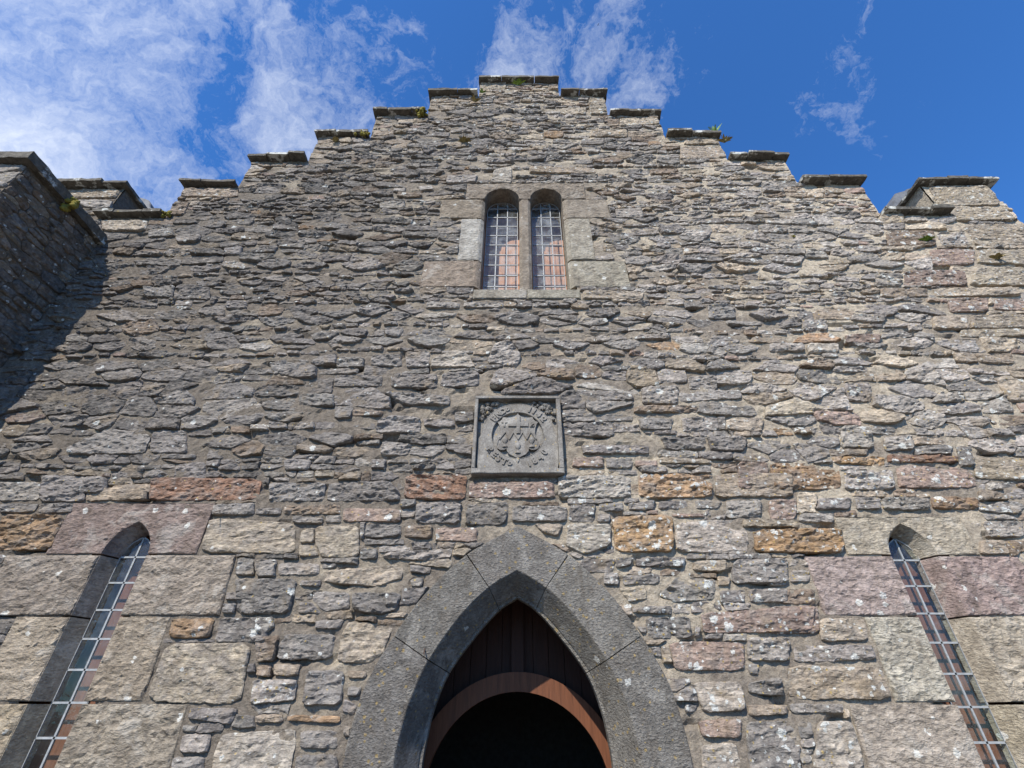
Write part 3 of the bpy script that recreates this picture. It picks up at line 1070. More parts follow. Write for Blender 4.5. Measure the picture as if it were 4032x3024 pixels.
def wall_bounds(x, z):
    t = top_at(x)
    if t is None or z > t - 0.02:
        return None
    lo, hi = WALL_L, WALL_R
    for a, b, tt in BANDS:
        if tt < z + 0.0:
            if b <= x:
                lo = max(lo, b)
            if a >= x:
                hi = min(hi, a)
    return (lo + 0.004, hi - 0.004, 0.0, t)


# ---- openings and surrounds (metres on the wall plane: x, z)
def pointed(x0, x1, zs, za, n=9):
    """arch head from right springing over the apex to the left springing"""
    xm = (x0 + x1) / 2
    pts = []
    for k in range(n + 1):
        s = k / n
        pts.append((x1 + (xm - x1) * (1 - math.cos(s * math.pi / 2)) ** 1.0, zs + (za - zs) * math.sin(s * math.pi / 2) ** 0.92))
    left = [(2 * xm - p[0], p[1]) for p in pts[:-1]][::-1]
    return pts + left


def head_curve(x0, x1, zs, za, sharp, n=10):
    xm, hw = (x0 + x1) / 2, (x1 - x0) / 2
    r = []
    for k in range(n + 1):
        s = k / n                       # 0 springing .. 1 apex
        a = s * math.pi / 2
        cx = math.cos(a) if sharp == 0 else math.sqrt(4 - (1.7320508 * s) ** 2) - 1
        cz = math.sin(a) if sharp == 0 else s
        r.append((xm + hw * cx, zs + (za - zs) * cz))
    left = [(2 * xm - p[0], p[1]) for p in r[:-1]][::-1]
    return r + left


LANCETS = [
    dict(x0=-4.290, x1=-3.810, zs=2.95, za=3.29, side='L'),
    dict(x0=3.842, x1=4.325, zs=2.94, za=3.27, side='R')]
TWIN = [dict(x0=-0.575, x1=0.030, zs=9.10, za=9.405), dict(x0=0.225, x1=0.795, zs=9.10, za=9.405)]

# doorway curves, apex to foot of the visible part, then on to the ground
A_OUT = [(0.0, 3.245), (0.525, 2.945), (0.915, 2.566), (1.164, 2.204), (1.350, 1.840), (1.420, 1.540), (1.450, 1.236), (1.46, 0.70), (1.46, 0.0)]
A_IN = [(0.0, 2.785), (0.280, 2.622), (0.548, 2.365), (0.808, 2.000), (0.935, 1.706), (0.992, 1.470), (1.020, 1.236), (1.03, 0.70), (1.03, 0.0)]
A_SOF = [(0.0, 2.615), (0.200, 2.498), (0.440, 2.250), (0.682, 1.935), (0.800, 1.640), (0.840, 1.430), (0.862, 1.220), (0.87, 0.70), (0.87, 0.0)]


def cat(P, t):
    n = len(P) - 1
    k = min(int(t), n - 1)
    f = t - k
    p1, p2 = P[k], P[k + 1]
    p0 = P[k - 1] if k > 0 else (2 * p1[0] - p2[0], 2 * p1[1] - p2[1])
    p3 = P[k + 2] if k + 2 <= n else (2 * p2[0] - p1[0], 2 * p2[1] - p1[1])
    return tuple(0.5 * ((2 * p1[i]) + (-p0[i] + p2[i]) * f + (2 * p0[i] - 5 * p1[i] + 4 * p2[i] - p3[i]) * f * f
                        + (-p0[i] + 3 * p1[i] - 3 * p2[i] + p3[i]) * f ** 3) for i in (0, 1))


VJ = [(0.0, 1.0), (1.0, 3.0), (3.0, 6.35), (6.35, 8.0)]   # joints along the curve parameter

# outlines that the rubble has to keep clear of
OBST = []
for a, b in VJ:
    for sg in (-1, 1):
        m = (a + b) / 2
        ps = [cat(A_OUT, a), cat(A_OUT, m), cat(A_OUT, b), (0.0, cat(A_OUT, b)[1]), (0.0, cat(A_OUT, a)[1])]
        OBST.append(ccw(hull([(p[0] * sg, p[1]) for p in ps])))

# surround blocks: (x0, z0, x1, z1, colour, lichen)
LBLOCK = {
    'L': dict(lint=(-4.86, 2.955, -3.31, 3.49, (.200, .158, .140), .03),
              jambs=[(-5.25, 2.375, None, 2.940, 'l', (.245, .215, .182), .03), (None, 2.375, -2.885, 2.940, 'r', (.262, .230, .192), .04),
                     (-4.80, 1.690, None, 2.365, 'l', (.30, .26, .205), .03), (None, 1.690, -3.315, 2.365, 'r', (.255, .22, .175), .10),
                     (-4.75, 1.100, None, 1.675, 'l', (.31, .265, .20), .03), (None, 1.100, -2.87, 1.675, 'r', (.255, .222, .180), .12),
                     (-5.10, 0.500, None, 1.090, 'l', (.29, .25, .19), .03), (None, 0.500, -3.25, 1.090, 'r', (.27, .23, .18), .08)]),
    'R': dict(lint=(3.40, 2.945, 4.76, 3.335, (.345, .308, .245), .10),
              jambs=[(2.965, 2.375, None, 2.930, 'l', (.300, .250, .230), .12), (None, 2.375, 5.14, 2.930, 'r', (.262, .205, .190), .14),
                     (3.325, 1.685, None, 2.365, 'l', (.355, .33, .275), .08), (None, 1.685, 4.87, 2.365, 'r', (.345, .305, .245), .04),
                     (2.885, 1.100, None, 1.670, 'l', (.320, .280, .235), .06), (None, 1.100, 4.70, 1.670, 'r', (.34, .30, .23), .04),
                     (3.25, 0.500, None, 1.090, 'l', (.33, .28, .22), .06), (None, 0.500, 5.00, 1.090, 'r', (.34, .29, .22), .04)])}
TBLOCK = [(-1.34, 8.54, None, 9.075, 'l', (.205, .175, .140), .04), (None, 8.54, 1.585, 9.075, 'r', (.235, .205, .165), .05),
          (-0.945, 7.475, None, 8.525, 'l', (.335, .325, .295), .02), (None, 7.475, 1.215, 8.525, 'r', (.28, .255, .215), .12),
          (-1.465, 6.865, None, 7.455, 'l', (.235, .195, .155), .06), (None, 6.865, 1.70, 7.455, 'r', (.285, .26, .215), .10)]


def rect(x0, z0, x1, z1):
    return [(x0, z0), (x1, z0), (x1, z1), (x0, z1)]


for L in LANCETS:
    B = LBLOCK[L['side']]
    OBST.append(rect(*B['lint'][:4]))
    for (x0, z0, x1, z1, sd, c, l) in B['jambs']:
        OBST.append(rect(L['x0'] if x0 is None else x0, z0, L['x1'] if x1 is None else x1, z1))
    OBST.append(rect(L['x0'], 0.42, L['x1'], L['zs']))
for (x0, z0, x1, z1, sd, c, l) in TBLOCK:
    OBST.append(rect(TWIN[0]['x0'] if x0 is None else x0, z0, TWIN[1]['x1'] if x1 is None else x1, z1))
OBST.append(rect(-0.92, 9.075, 1.215, 9.565))
OBST.append(rect(-0.66, 6.60, 0.93, 6.86))
OBST.append(rect(TWIN[0]['x0'], 6.8, TWIN[1]['x1'], 9.1))
PL = (-0.522, 3.806, 0.526, 4.842)
OBST.append(rect(PL[0] - .01, PL[1] - .01, PL[2] + .01, PL[3] + .01))
FIXED = [inset(ccw(o), -0.0) for o in OBST]


def in_opening(x, z):
    for L in LANCETS:
        if L['x0'] - .10 < x < L['x1'] + .10 and 0.40 < z < L['za'] + .03:
            return True
    if TWIN[0]['x0'] - .12 < x < TWIN[1]['x1'] + .12 and 6.72 < z < 9.44:
        return True
    if z < 3.05:
        t = 0.0
        while t < 8:
            p = cat(A_OUT, t)
            if p[1] <= z:
                break
            t += 0.1
        if abs(x) < cat(A_OUT, t)[0] - 0.10:
            return True
    return False


# ---- mortar face, back face and edges of the wall
def mortar_colors(X, Z):
    n = fbm(np.c_[X * 1.1, Z * 1.3, np.zeros_like(X)], 41, 4)
    m = fbm(np.c_[X * 4.0, Z * 6.0, np.zeros_like(X)], 43, 3)
    f = np.clip(0.36 + X * 0.06 + n * 1.3 + m * 1.1 + np.clip((Z - 9) * 0.06, -.1, .25), 0, 1)
    f = f * f * (3 - 2 * f)
    # pale pointing round the door arch
    r = np.hypot(X / 1.75, (Z - 1.2) / 2.25)
    f = np.clip(f + np.clip(1 - np.abs(r - 0.97) / 0.10, 0, 1) * 0.35, 0, 1)
    a, b = np.array([.200, .174, .146]), np.array([.41, .360, .285])
    c = (a + (b - a) * f[:, None]) * np.clip(0.86 + X * 0.035, 0.68, 1.05)[:, None]
    return np.c_[c, np.zeros(len(X))]


def grid_sheet(y, res, holes, disp):
    V, F, k = [], [], 0
    for a, b, t in BANDS:
        nx, nz = max(2, int(math.ceil((b - a) / res))), int(math.ceil(t / res))
        xs, zs = np.linspace(a, b, nx + 1), np.linspace(0, t, nz + 1)
        gx, gz = np.meshgrid(xs, zs)
        V.append(np.c_[gx.ravel(), gz.ravel()])
        for j in range(nz):
            for i in range(nx):
                if holes and in_opening((xs[i] + xs[i + 1]) / 2, (zs[j] + zs[j + 1]) / 2):
                    continue
                p = k + j * (nx + 1) + i
                F.append((p, p + 1, p + nx + 2, p + nx + 1))
        k += (nx + 1) * (nz + 1)
    UV = np.concatenate(V)
    h = np.zeros(len(UV))
    if disp:
        n = fbm(np.c_[UV[:, 0] * 6, UV[:, 1] * 11, np.zeros(len(UV))], 51, 4, 0.6)
        pit = np.clip(fbm(np.c_[UV[:, 0] * 4, UV[:, 1] * 9, np.ones(len(UV))], 55, 2) - 0.16, 0, 1)
        h = 0.003 + n * 0.032 - pit * 0.34
    return np.c_[UV[:, 0], y - h, UV[:, 1]], F, UV


v, f, uv = grid_sheet(0.0, 0.045, True, True)
gable_wall = mesh_obj('gable_wall', v, f, M_MORTAR, church, False, mortar_colors(uv[:, 0], uv[:, 1]))

prof = [(WALL_L, 0.0)]
for k in range(len(STEP_L) - 1, -1, -1):
    x, t = STEP_L[k]
    prof += [(x, t), ((STEP_L[k - 1][0] if k else STEP_R[0][0]), t)]
for k in range(1, len(STEP_R)):
    prof += [(STEP_R[k - 1][0], STEP_R[k][1]), (STEP_R[k][0], STEP_R[k][1])]
prof.append((WALL_R, 0.0))
ev, ef = [], []
for (x, z) in prof:
    ev += [(x, 0.02, z), (x, THICK, z)]
for k in range(len(prof) - 1):
    if prof[k] != prof[k + 1]:
        ef.append((2 * k, 2 * k + 1, 2 * k + 3, 2 * k + 2))
cols = mortar_colors(np.array([p[0] for p in ev]), np.array([p[2] for p in ev]))
mesh_obj('wall_edge', ev, ef, M_MORTAR, gable_wall, False, cols)
v, f, uv = grid_sheet(THICK, 0.12, True, False)
mesh_obj('wall_back', v, f, M_MORTAR, gable_wall, False, mortar_colors(uv[:, 0], uv[:, 1]))

# ---- stones surveyed one by one
specs_hand = []
hand_polys = []
for row in HAND:
    t, q = row[0], row[1:]
    poly = ccw(hull([(q[i], q[i + 1]) for i in range(0, len(q), 2)]))
    poly = [(min(max(p[0], WALL_L), WALL_R), p[1]) for p in poly]
    hand_polys.append(poly)
    pin = inset(poly, 0.003)
    if len(pin) < 3:
        continue
    cx = sum(p[0] for p in pin) / len(pin)
    cz = sum(p[1] for p in pin) / len(pin)
    lic = 0.05 + max(0, cx) * 0.035
    if cz < 4.2 and cx > 0.6:
        lic = 0.27
    if t == 'w':
        lic = 0.75
    if cz > 6 and t in 'cCtk':
        lic = 0.22
    if t == 'k':
        lic += 0.08
    big = area(poly) > 0.06
    soft = t in 'cLtk' or cz > 8
    specs_hand.append(dict(poly=pin, prot=random.uniform(.018, .042), amp=(0.034 if not soft else 0.022) * (1.25 if big else 1.0),
                           tx=random.uniform(-.05, .05), tz=random.uniform(-.10, .06), dip=random.uniform(-.25, .25),
                           color=jitter_color(PAL[t], 0.07), lic=lic, res=0.019, bev=0.008, round=1, jit=0.009))

# ---- random rubble in courses between them
def row_h(z):
    if z < 3.9:
        return random.choice([.07, .09, .11, .14, .18])
    return random.choice([.05, .06, .08, .09, .11, .13, .15, .18, .22, .26])


def wid(h, z):
    return h * random.uniform(1.3, 3.4) + random.uniform(0.03, 0.13)


cells = pack(WALL_L, WALL_R, 0.0, 13.62, FIXED + hand_polys, wall_bounds, row_h, wid)
specs_fill = []
for poly in cells:
    g = random.choice([.001, .002, .003, .005, .009])
    p = inset(poly, g)
    if len(p) < 3 or area(p) < 0.0022:
        continue
    cx = sum(q[0] for q in p) / len(p)
    cz = sum(q[1] for q in p) / len(p)
    top = top_at(cx) or 13
    edge = min(top - cz, 9)
    b = wall_bounds(cx, cz)
    if b:
        edge = min(edge, min(cx - b[0], b[1] - cx) * 1.0)
    r = random.random()
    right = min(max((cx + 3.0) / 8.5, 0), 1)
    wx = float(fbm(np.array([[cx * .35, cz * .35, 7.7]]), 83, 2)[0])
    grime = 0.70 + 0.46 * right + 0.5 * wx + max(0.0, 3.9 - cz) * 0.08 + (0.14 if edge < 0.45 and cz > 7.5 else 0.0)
    if edge < 0.45 and cz > 7.5:
        t = random.choices('tclbgk', [5, 4, 3, 2, 1, .6])[0]
    elif cz > 3.9:
        if cx > 6.2:
            t = random.choices('tclgkdb', [4, 3, 3, 2, 2, .5, 1])[0]
        else:
            t = random.choices('gdltbcok', [6 - 2.0 * right, 2.8 - 2.2 * right, 1.3 + 3.4 * right, .8 + 1.3 * right, .8, .10 + .6 * right, .04, .06 + .1 * right])[0]
    else:
        t = random.choices('gdltbck', [5, 2, 2.2, 2, 2, .7, .7])[0]
    lic = 0.03 + 0.20 * right * random.random()
    if cz < 4.2 and cx > 0.6:
        lic = 0.20
    if random.random() < 0.012:
        t, lic = 'w', 0.7
    ar = area(p)
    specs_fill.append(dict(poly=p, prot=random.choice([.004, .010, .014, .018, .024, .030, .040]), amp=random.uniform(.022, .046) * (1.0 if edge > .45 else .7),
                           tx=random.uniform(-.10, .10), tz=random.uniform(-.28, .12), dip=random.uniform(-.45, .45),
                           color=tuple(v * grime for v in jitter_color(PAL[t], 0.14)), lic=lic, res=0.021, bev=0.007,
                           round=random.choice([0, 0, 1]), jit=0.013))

order = sorted(range(len(specs_fill)), key=lambda i: -area(specs_fill[i]['poly']) * (1.0 if 1.1 < specs_fill[i]['poly'][0][1] < 8.5 else 0.2))
n_single = max(0, 300 - len(specs_hand))
single_ids = set(order[:n_single])
built_hand = build_stones(specs_hand)
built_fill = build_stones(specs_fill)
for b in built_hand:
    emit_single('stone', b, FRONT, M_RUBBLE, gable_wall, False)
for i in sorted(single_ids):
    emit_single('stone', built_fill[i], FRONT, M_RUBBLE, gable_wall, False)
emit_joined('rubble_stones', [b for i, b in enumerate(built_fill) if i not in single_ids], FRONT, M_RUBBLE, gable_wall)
print('stones', len(specs_hand), len(specs_fill), sum(len(b[2][0]) for b in built_fill + built_hand))


# ------------------------------------------------------------------ prisms for dressed stone
def prism(name, outline, y0, y1, mat, parent, color, lic=0.05, bevel=0.006, chamfer=None, relief=None, back=None, **tags):
    """outline CCW seen from the front (x to the right, z up); front face at y0, back at y1"""
    bm = bmesh.new()
    fr = [bm.verts.new((p[0], y0, p[1])) for p in outline]
    bk = [bm.verts.new((q[0], y1, q[1])) for q in ((back(*p) if back else p) for p in outline)]
    n = len(outline)
    bm.faces.new(fr)
    bm.faces.new(bk[::-1])
    for i in range(n):
        j = (i + 1) % n
        bm.faces.new((fr[j], fr[i], bk[i], bk[j]))
    bm.edges.ensure_lookup_table()
    frs = set(fr)
    if chamfer:
        ce = [e for e in bm.edges if e.verts[0] in frs and e.verts[1] in frs and chamfer[0](e.verts[0].co, e.verts[1].co)]
        if ce:
            bmesh.ops.bevel(bm, geom=ce, offset=chamfer[1], segments=1, affect='EDGES', clamp_overlap=True)
    if bevel:
        fe = [e for e in bm.edges if abs(e.verts[0].co.y - y0) < 1e-5 and abs(e.verts[1].co.y - y0) < 1e-5 and len(e.link_faces) == 2
              and not all(abs(fc.normal.y) > .99 for fc in e.link_faces)]
        bm.normal_update()
        bmesh.ops.bevel(bm, geom=fe, offset=bevel, segments=2, affect='EDGES', clamp_overlap=True)
    bmesh.ops.recalc_face_normals(bm, faces=bm.faces[:])
    if relief:
        fc = max((q for q in bm.faces if q.normal.y < -0.95), key=lambda q: q.calc_area())
        loop = [v for v in fc.verts]
        # split long sides so that the worked face follows them
        bm.faces.remove(fc)
        ring = np.array([(v.co.x, v.co.z) for v in loop])
        if area([tuple(q) for q in ring]) < 0:
            ring, loop = ring[::-1], loop[::-1]
        yb = loop[0].co.y
        pts, tris = fill_grid(ring, relief[1])
        n3 = np.c_[pts * 9.0, np.full(len(pts), random.uniform(0, 50))]
        hh = fbm(n3 * np.array([1, 1.7, 1]), 71, 3, 0.6) * 1.4 + fbm(n3 * np.array([3, 5, 1]), 75, 2) * 0.9
        vs = list(loop) + [bm.verts.new((q[0], yb - relief[0] * (hh[k] + .25), q[1])) for k, q in enumerate(pts) if k >= len(ring)]
        for tr in tris:
            try:
                bm.faces.new([vs[k] for k in tr])
            except ValueError:
                pass
    bmesh.ops.recalc_face_normals(bm, faces=bm.faces[:])
    bmesh.ops.triangulate(bm, faces=[fc for fc in bm.faces if len(fc.verts) > 4])
    me = bpy.data.meshes.new(name)
    bm.to_mesh(me)
    bm.free()
    a = me.color_attributes.new('Col', 'FLOAT_COLOR', 'POINT')
    a.data.foreach_set('color', np.tile(np.array([*color, lic], dtype=np.float32), len(me.vertices)))
    me.materials.append(mat)
    return link(bpy.data.objects.new(name, me), parent, **tags)


def wobble(poly, amt=0.006, step=0.11):
    """subdivide straight sides and make them slightly uneven"""
    out = []
    n = len(poly)
    for i in range(n):
        a, b = poly[i], poly[(i + 1) % n]
        L = math.hypot(b[0] - a[0], b[1] - a[1])
        k = max(1, int(L / step))
        for j in range(k):
            s = j / k
            q = amt if j else amt * 0.6
            out.append((a[0] + (b[0] - a[0]) * s + random.uniform(-q, q), a[1] + (b[1] - a[1]) * s + random.uniform(-q, q)))
    return out


def box(name, x0, x1, y0, y1, z0, z1, mat, parent, color=None, **tags):
    V = [(x, y, z) for x in (x0, x1) for y in (y0, y1) for z in (z0, z1)]
    F = [(0, 1, 3, 2), (4, 6, 7, 5), (0, 4, 5, 1), (2, 3, 7, 6), (0, 2, 6, 4), (1, 5, 7, 3)]
    c = None if color is None else [(*color, 0.0)] * 8
    return mesh_obj(name, V, F, mat, parent, False, c, **tags)


def slab(name, x0, x1, y0, y1, z0, z1, mat, parent, amp=0.014, res=0.07, sag=0.0, seed=0, **tags):
    """rough flagstone: a subdivided box with broken edges"""
    nx, ny, nz = (max(2, int((b - a) / res)) for a, b in ((x0, x1), (y0, y1), (z0, z1)))
    nz = max(2, min(nz, 4))
    idx, V, F = {}, [], []
    def vid(i, j, k):
        if (i, j, k) not in idx:
            idx[(i, j, k)] = len(V)
            V.append((x0 + (x1 - x0) * i / nx, y0 + (y1 - y0) * j / ny, z0 + (z1 - z0) * k / nz))
        return idx[(i, j, k)]
    for i in range(nx):
        for j in range(ny):
            F.append((vid(i, j, 0), vid(i, j + 1, 0), vid(i + 1, j + 1, 0), vid(i + 1, j, 0)))
            F.append((vid(i, j, nz), vid(i + 1, j, nz), vid(i + 1, j + 1, nz), vid(i, j + 1, nz)))
        for k in range(nz):
            F.append((vid(i, 0, k), vid(i + 1, 0, k), vid(i + 1, 0, k + 1), vid(i, 0, k + 1)))
            F.append((vid(i, ny, k), vid(i, ny, k + 1), vid(i + 1, ny, k + 1), vid(i + 1, ny, k)))
    for j in range(ny):
        for k in range(nz):
            F.append((vid(0, j, k), vid(0, j, k + 1), vid(0, j + 1, k + 1), vid(0, j + 1, k)))
            F.append((vid(nx, j, k), vid(nx, j + 1, k), vid(nx, j + 1, k + 1), vid(nx, j, k + 1)))
    P = np.array(V)
    d = np.c_[fbm(P * 9 + seed, 61, 3), fbm(P * 9 + 31 + seed, 62, 3), fbm(P * 11 + 67 + seed, 63, 3) * 0.8]
    P = P + d * amp * 2.6
    P[:, 2] += sag * (P[:, 0] - (x0 + x1) / 2)
    return mesh_obj(name, P, F, mat, parent, False, None, **tags)


# ---- doorway: voussoirs, timber arch and the dim porch behind
doorway = None


def build_doorway():
    global doorway
    # rear reveal behind the stone arch
    V, F = [], []
    ts = np.linspace(0, 8, 41)
    line = [(-cat(A_IN, t)[0], cat(A_IN, t)[1]) for t in ts[::-1]] + [cat(A_IN, t) for t in ts[1:]]
    for (x, z) in line:
        V += [(x * 1.02, 0.34, z + 0.02), (x * 1.06, 1.6, z + 0.05)]
    for i in range(len(line) - 1):
        F.append((2 * i, 2 * i + 1, 2 * i + 3, 2 * i + 2))
    doorway = mesh_obj('doorway', V, F, M_GLOOM_PLASTER, church, True)
    yf = -0.035
    for (a, b) in VJ[1:]:
        for sg in (1, -1):
            voussoir(a, b, sg, yf)
    keystone(yf)
    # timber: arched brace, post and boards
    cz, r0, r1 = 0.885, 0.905, 1.080
    n = 44
    V, F = [], []
    for i in range(n + 1):
        a = math.radians(-8) + (math.pi + math.radians(16)) * i / n
        for r in (r0, r1):
            for y in (0.84, 0.92):
                V.append((math.cos(a) * r, y, cz + math.sin(a) * r * 1.0))
    for i in range(n):
        p, q = i * 4, i * 4 + 4
        F += [(p, p + 2, q + 2, q), (p + 1, q + 1, q + 3, p + 3), (p, q, q + 1, p + 1), (p + 2, p + 3, q + 3, q + 2)]
    mesh_obj('timber_arch', V, F, M_DOORWOOD, doorway, False)
    box('post', -0.065, 0.065, 0.86, 0.94, 1.95, 2.85, M_DARKWOOD, doorway)
    for k in range(12):
        xa, xb = -1.02 + k * 0.17 + .003, -1.02 + (k + 1) * 0.17 - .003
        za, zb = (cz + math.sqrt(max(0.0, 0.995 ** 2 - x * x)) for x in (xa, xb))
        prism('tympanum_board', [(xa, za), (xb, zb), (xb, 2.95), (xa, 2.95)], 0.95, 0.985, M_DARKWOOD, doorway, (.1, .1, .1), 0, 0.0)
    # porch walls
    x, y0, y1, z = 1.6, 0.62, 4.5, 3.3
    V = [(-x, y0, 0), (x, y0, 0), (x, y1, 0), (-x, y1, 0), (-x, y0, z), (x, y0, z), (x, y1, z), (-x, y1, z)]
    mesh_obj('porch_interior', V, [(3, 2, 6, 7), (0, 3, 7, 4), (2, 1, 5, 6), (4, 7, 6, 5), (0, 1, 2, 3)], M_GLOOM_PLASTER, doorway)


def vsection(t, sg, yf):
    o, i, s = cat(A_OUT, t), cat(A_IN, t), cat(A_SOF, t)
    # inward direction for the narrow back fillet
    dx, dz = s[0] - i[0], s[1] - i[1]
    L = math.hypot(dx, dz) or 1
    f = (s[0] + dx / L * 0.03 if t > 0 else 0.0, s[1] + dz / L * 0.03)
    d = (i[0] - o[0], i[1] - o[1])
    mid = [(o[0] + d[0] * k, yf, o[1] + d[1] * k) for k in (0.33, 0.66)]
    pts = [(o[0], 0.16, o[1]), (o[0] + d[0] * .015, yf + 0.012, o[1] + d[1] * .015), (o[0] + d[0] * .04, yf, o[1] + d[1] * .04)] + mid + \
          [(i[0] - d[0] * .02, yf, i[1] - d[1] * .02), (i[0], yf + 0.008, i[1]), (s[0], 0.235, s[1]), (s[0], 0.25, s[1]), (f[0], 0.262, f[1]), (f[0], 0.36, f[1]),
           (o[0], 0.36, o[1])]
    return [(p[0] * sg, p[1], p[2]) for p in pts]


def voussoir(a, b, sg, yf, gap=0.010):
    n = max(4, int((b - a) * 7))
    secs = [vsection(a + gap + (b - a - 2 * gap) * k / n, sg, yf) for k in range(n + 1)]
    m = len(secs[0])
    V = [p for s in secs for p in s]
    F = []
    for k in range(n):
        for i in range(m):
            j = (i + 1) % m
            q = (k * m + i, k * m + j, (k + 1) * m + j, (k + 1) * m + i)
            F.append(q if sg > 0 else q[::-1])
    F.append(tuple(range(m))[::-1] if sg > 0 else tuple(range(m)))
    F.append(tuple(n * m + i for i in range(m)) if sg > 0 else tuple(n * m + i for i in range(m))[::-1])
    c = jitter_color((.185, .177, .164), 0.09)
    mesh_obj('voussoir', V, F, M_ARCH, doorway, False, [(*c, .02)] * len(V))


def keystone(yf):
    secs = []
    n = 6
    gap = 0.010
    for k in range(n, 0, -1):
        secs.append(vsection((1 - gap) * k / n, -1, yf))
    for k in range(0, n + 1):
        secs.append(vsection((1 - gap) * k / n, 1, yf))
    m = len(secs[0])
    V = [p for s in secs for p in s]
    F = []
    for k in range(len(secs) - 1):
        for i in range(m):
            j = (i + 1) % m
            F.append((k * m + i, k * m + j, (k + 1) * m + j, (k + 1) * m + i))
    F.append(tuple(range(m))[::-1])
    F.append(tuple((len(secs) - 1) * m + i for i in range(m)))
    mesh_obj('voussoir', V, F, M_ARCH, doorway, False, [(.185, .178, .166, .0)] * len(V), label='bent crown stone at the point of the arch')


build_doorway()


# ---- windows
def pane_grid(parent, clip_poly, xs, zs, y, mat_color=1.0, seed=0):
    """panes cut to the (convex) light; y is the plane of the glass"""
    rnd = random.Random(seed)
    for i in range(len(xs) - 1):
        for j in range(len(zs) - 1):
            p = rect(xs[i] + .006, zs[j] + .006, xs[i + 1] - .006, zs[j + 1] - .006)
            for k in range(len(clip_poly)):
                a, b = clip_poly[k], clip_poly[(k + 1) % len(clip_poly)]
                ex, ez = b[0] - a[0], b[1] - a[1]
                L = math.hypot(ex, ez)
                if L < 1e-6 or len(p) < 3:
                    continue
                p = clip_half(p, ez / L, -ex / L, (ez * a[0] - ex * a[1]) / L)
            if len(p) < 3 or abs(area(p)) < 2e-4:
                continue
            cx = sum(q[0] for q in p) / len(p)
            cz = sum(q[1] for q in p) / len(p)
            tx, tz = rnd.uniform(-.012, .012), rnd.uniform(-.012, .012)
            m = len(p)
            V = [(q[0], y + (q[0] - cx) * tx + (q[1] - cz) * tz, q[1]) for q in p]
            V += [(q[0], yy + 0.004, q[2]) for q, yy in ((v, v[1]) for v in V[:m])]
            F = [tuple(range(m)), tuple(range(m, 2 * m))[::-1]] + [((k + 1) % m, k, m + k, m + (k + 1) % m) for k in range(m)]
            d = rnd.uniform(0.3, 1.0) * mat_color
            mesh_obj('pane', V, F, M_GLASS, parent, False, [(d, d, d, 1)] * len(V))


def bars(name, segs, y, w0, d, mat, parent):
    """flat lead strips along segments in the window plane"""
    V, F = [], []
    for (ax, az, bx, bz, *ww) in segs:
        L = math.hypot(bx - ax, bz - az)
        w = ww[0] if ww else w0
        if L < 1e-4:
            continue
        nx, nz = -(bz - az) / L * w / 2, (bx - ax) / L * w / 2
        k = len(V)
        for yy in (y - d, y + d):
            V += [(ax + nx, yy, az + nz), (ax - nx, yy, az - nz), (bx - nx, yy, bz - nz), (bx + nx, yy, bz + nz)]
        F += [(k, k + 1, k + 2, k + 3), (k + 7, k + 6, k + 5, k + 4), (k, k + 4, k + 5, k + 1), (k + 2, k + 6, k + 7, k + 3),
              (k + 1, k + 5, k + 6, k + 2), (k, k + 3, k + 7, k + 4)]
    return mesh_obj(name, V, F, mat, parent)


def light_outline(x0, x1, zb, zs, za, sharp):
    return [(x0, zb), (x1, zb)] + head_curve(x0, x1, zs, za, sharp)


def chord(poly, axis, val):
    """span of a convex polygon along the line coordinate[axis] = val"""
    o = 1 - axis
    hits = []
    for k in range(len(poly)):
        a, b = poly[k], poly[(k + 1) % len(poly)]
        if (a[axis] - val) * (b[axis] - val) < 0:
            s = (val - a[axis]) / (b[axis] - a[axis])
            hits.append(a[o] + s * (b[o] - a[o]))
    return (min(hits), max(hits)) if len(hits) >= 2 else None


def make_window(name, lights, xs_n, zs, y, sharp, zb, dirt, label, shrink, bw, seed):
    """leaded lights; the lead net is the window itself, its panes are parts"""
    segs, grids = [], []
    for L in lights:
        o = light_outline(L['x0'] + shrink, L['x1'] - shrink, zb, L['zs'], L['za'] - shrink * (1.5 if sharp else 0.6), sharp)
        o = ccw(o)
        x0, x1 = L['x0'] + shrink, L['x1'] - shrink
        xs = [x0 + (x1 - x0) * k / xs_n for k in range(xs_n + 1)]
        for x in xs[1:-1]:
            c = chord(o, 0, x + 1.3e-4)
            if c:
                segs.append((x, c[0], x, c[1]))
        for z in zs:
            c = chord(o, 1, z)
            if c:
                segs.append((c[0], z, c[1], z))
        for k in range(len(o)):
            segs.append((*o[k], *o[(k + 1) % len(o)], 0.010))
        grids.append((o, xs))
    w = bars(name, segs, y, bw, 0.008, M_LEAD, church)
    if label:
        w['label'] = label
    for k, (o, xs) in enumerate(grids):
        top = max(p[1] for p in o)
        zz = sorted([zb] + [z for z in zs if z > zb + .05] + [top + .01])
        pane_grid(w, o, xs, zz, y, dirt, seed + k)
    return w


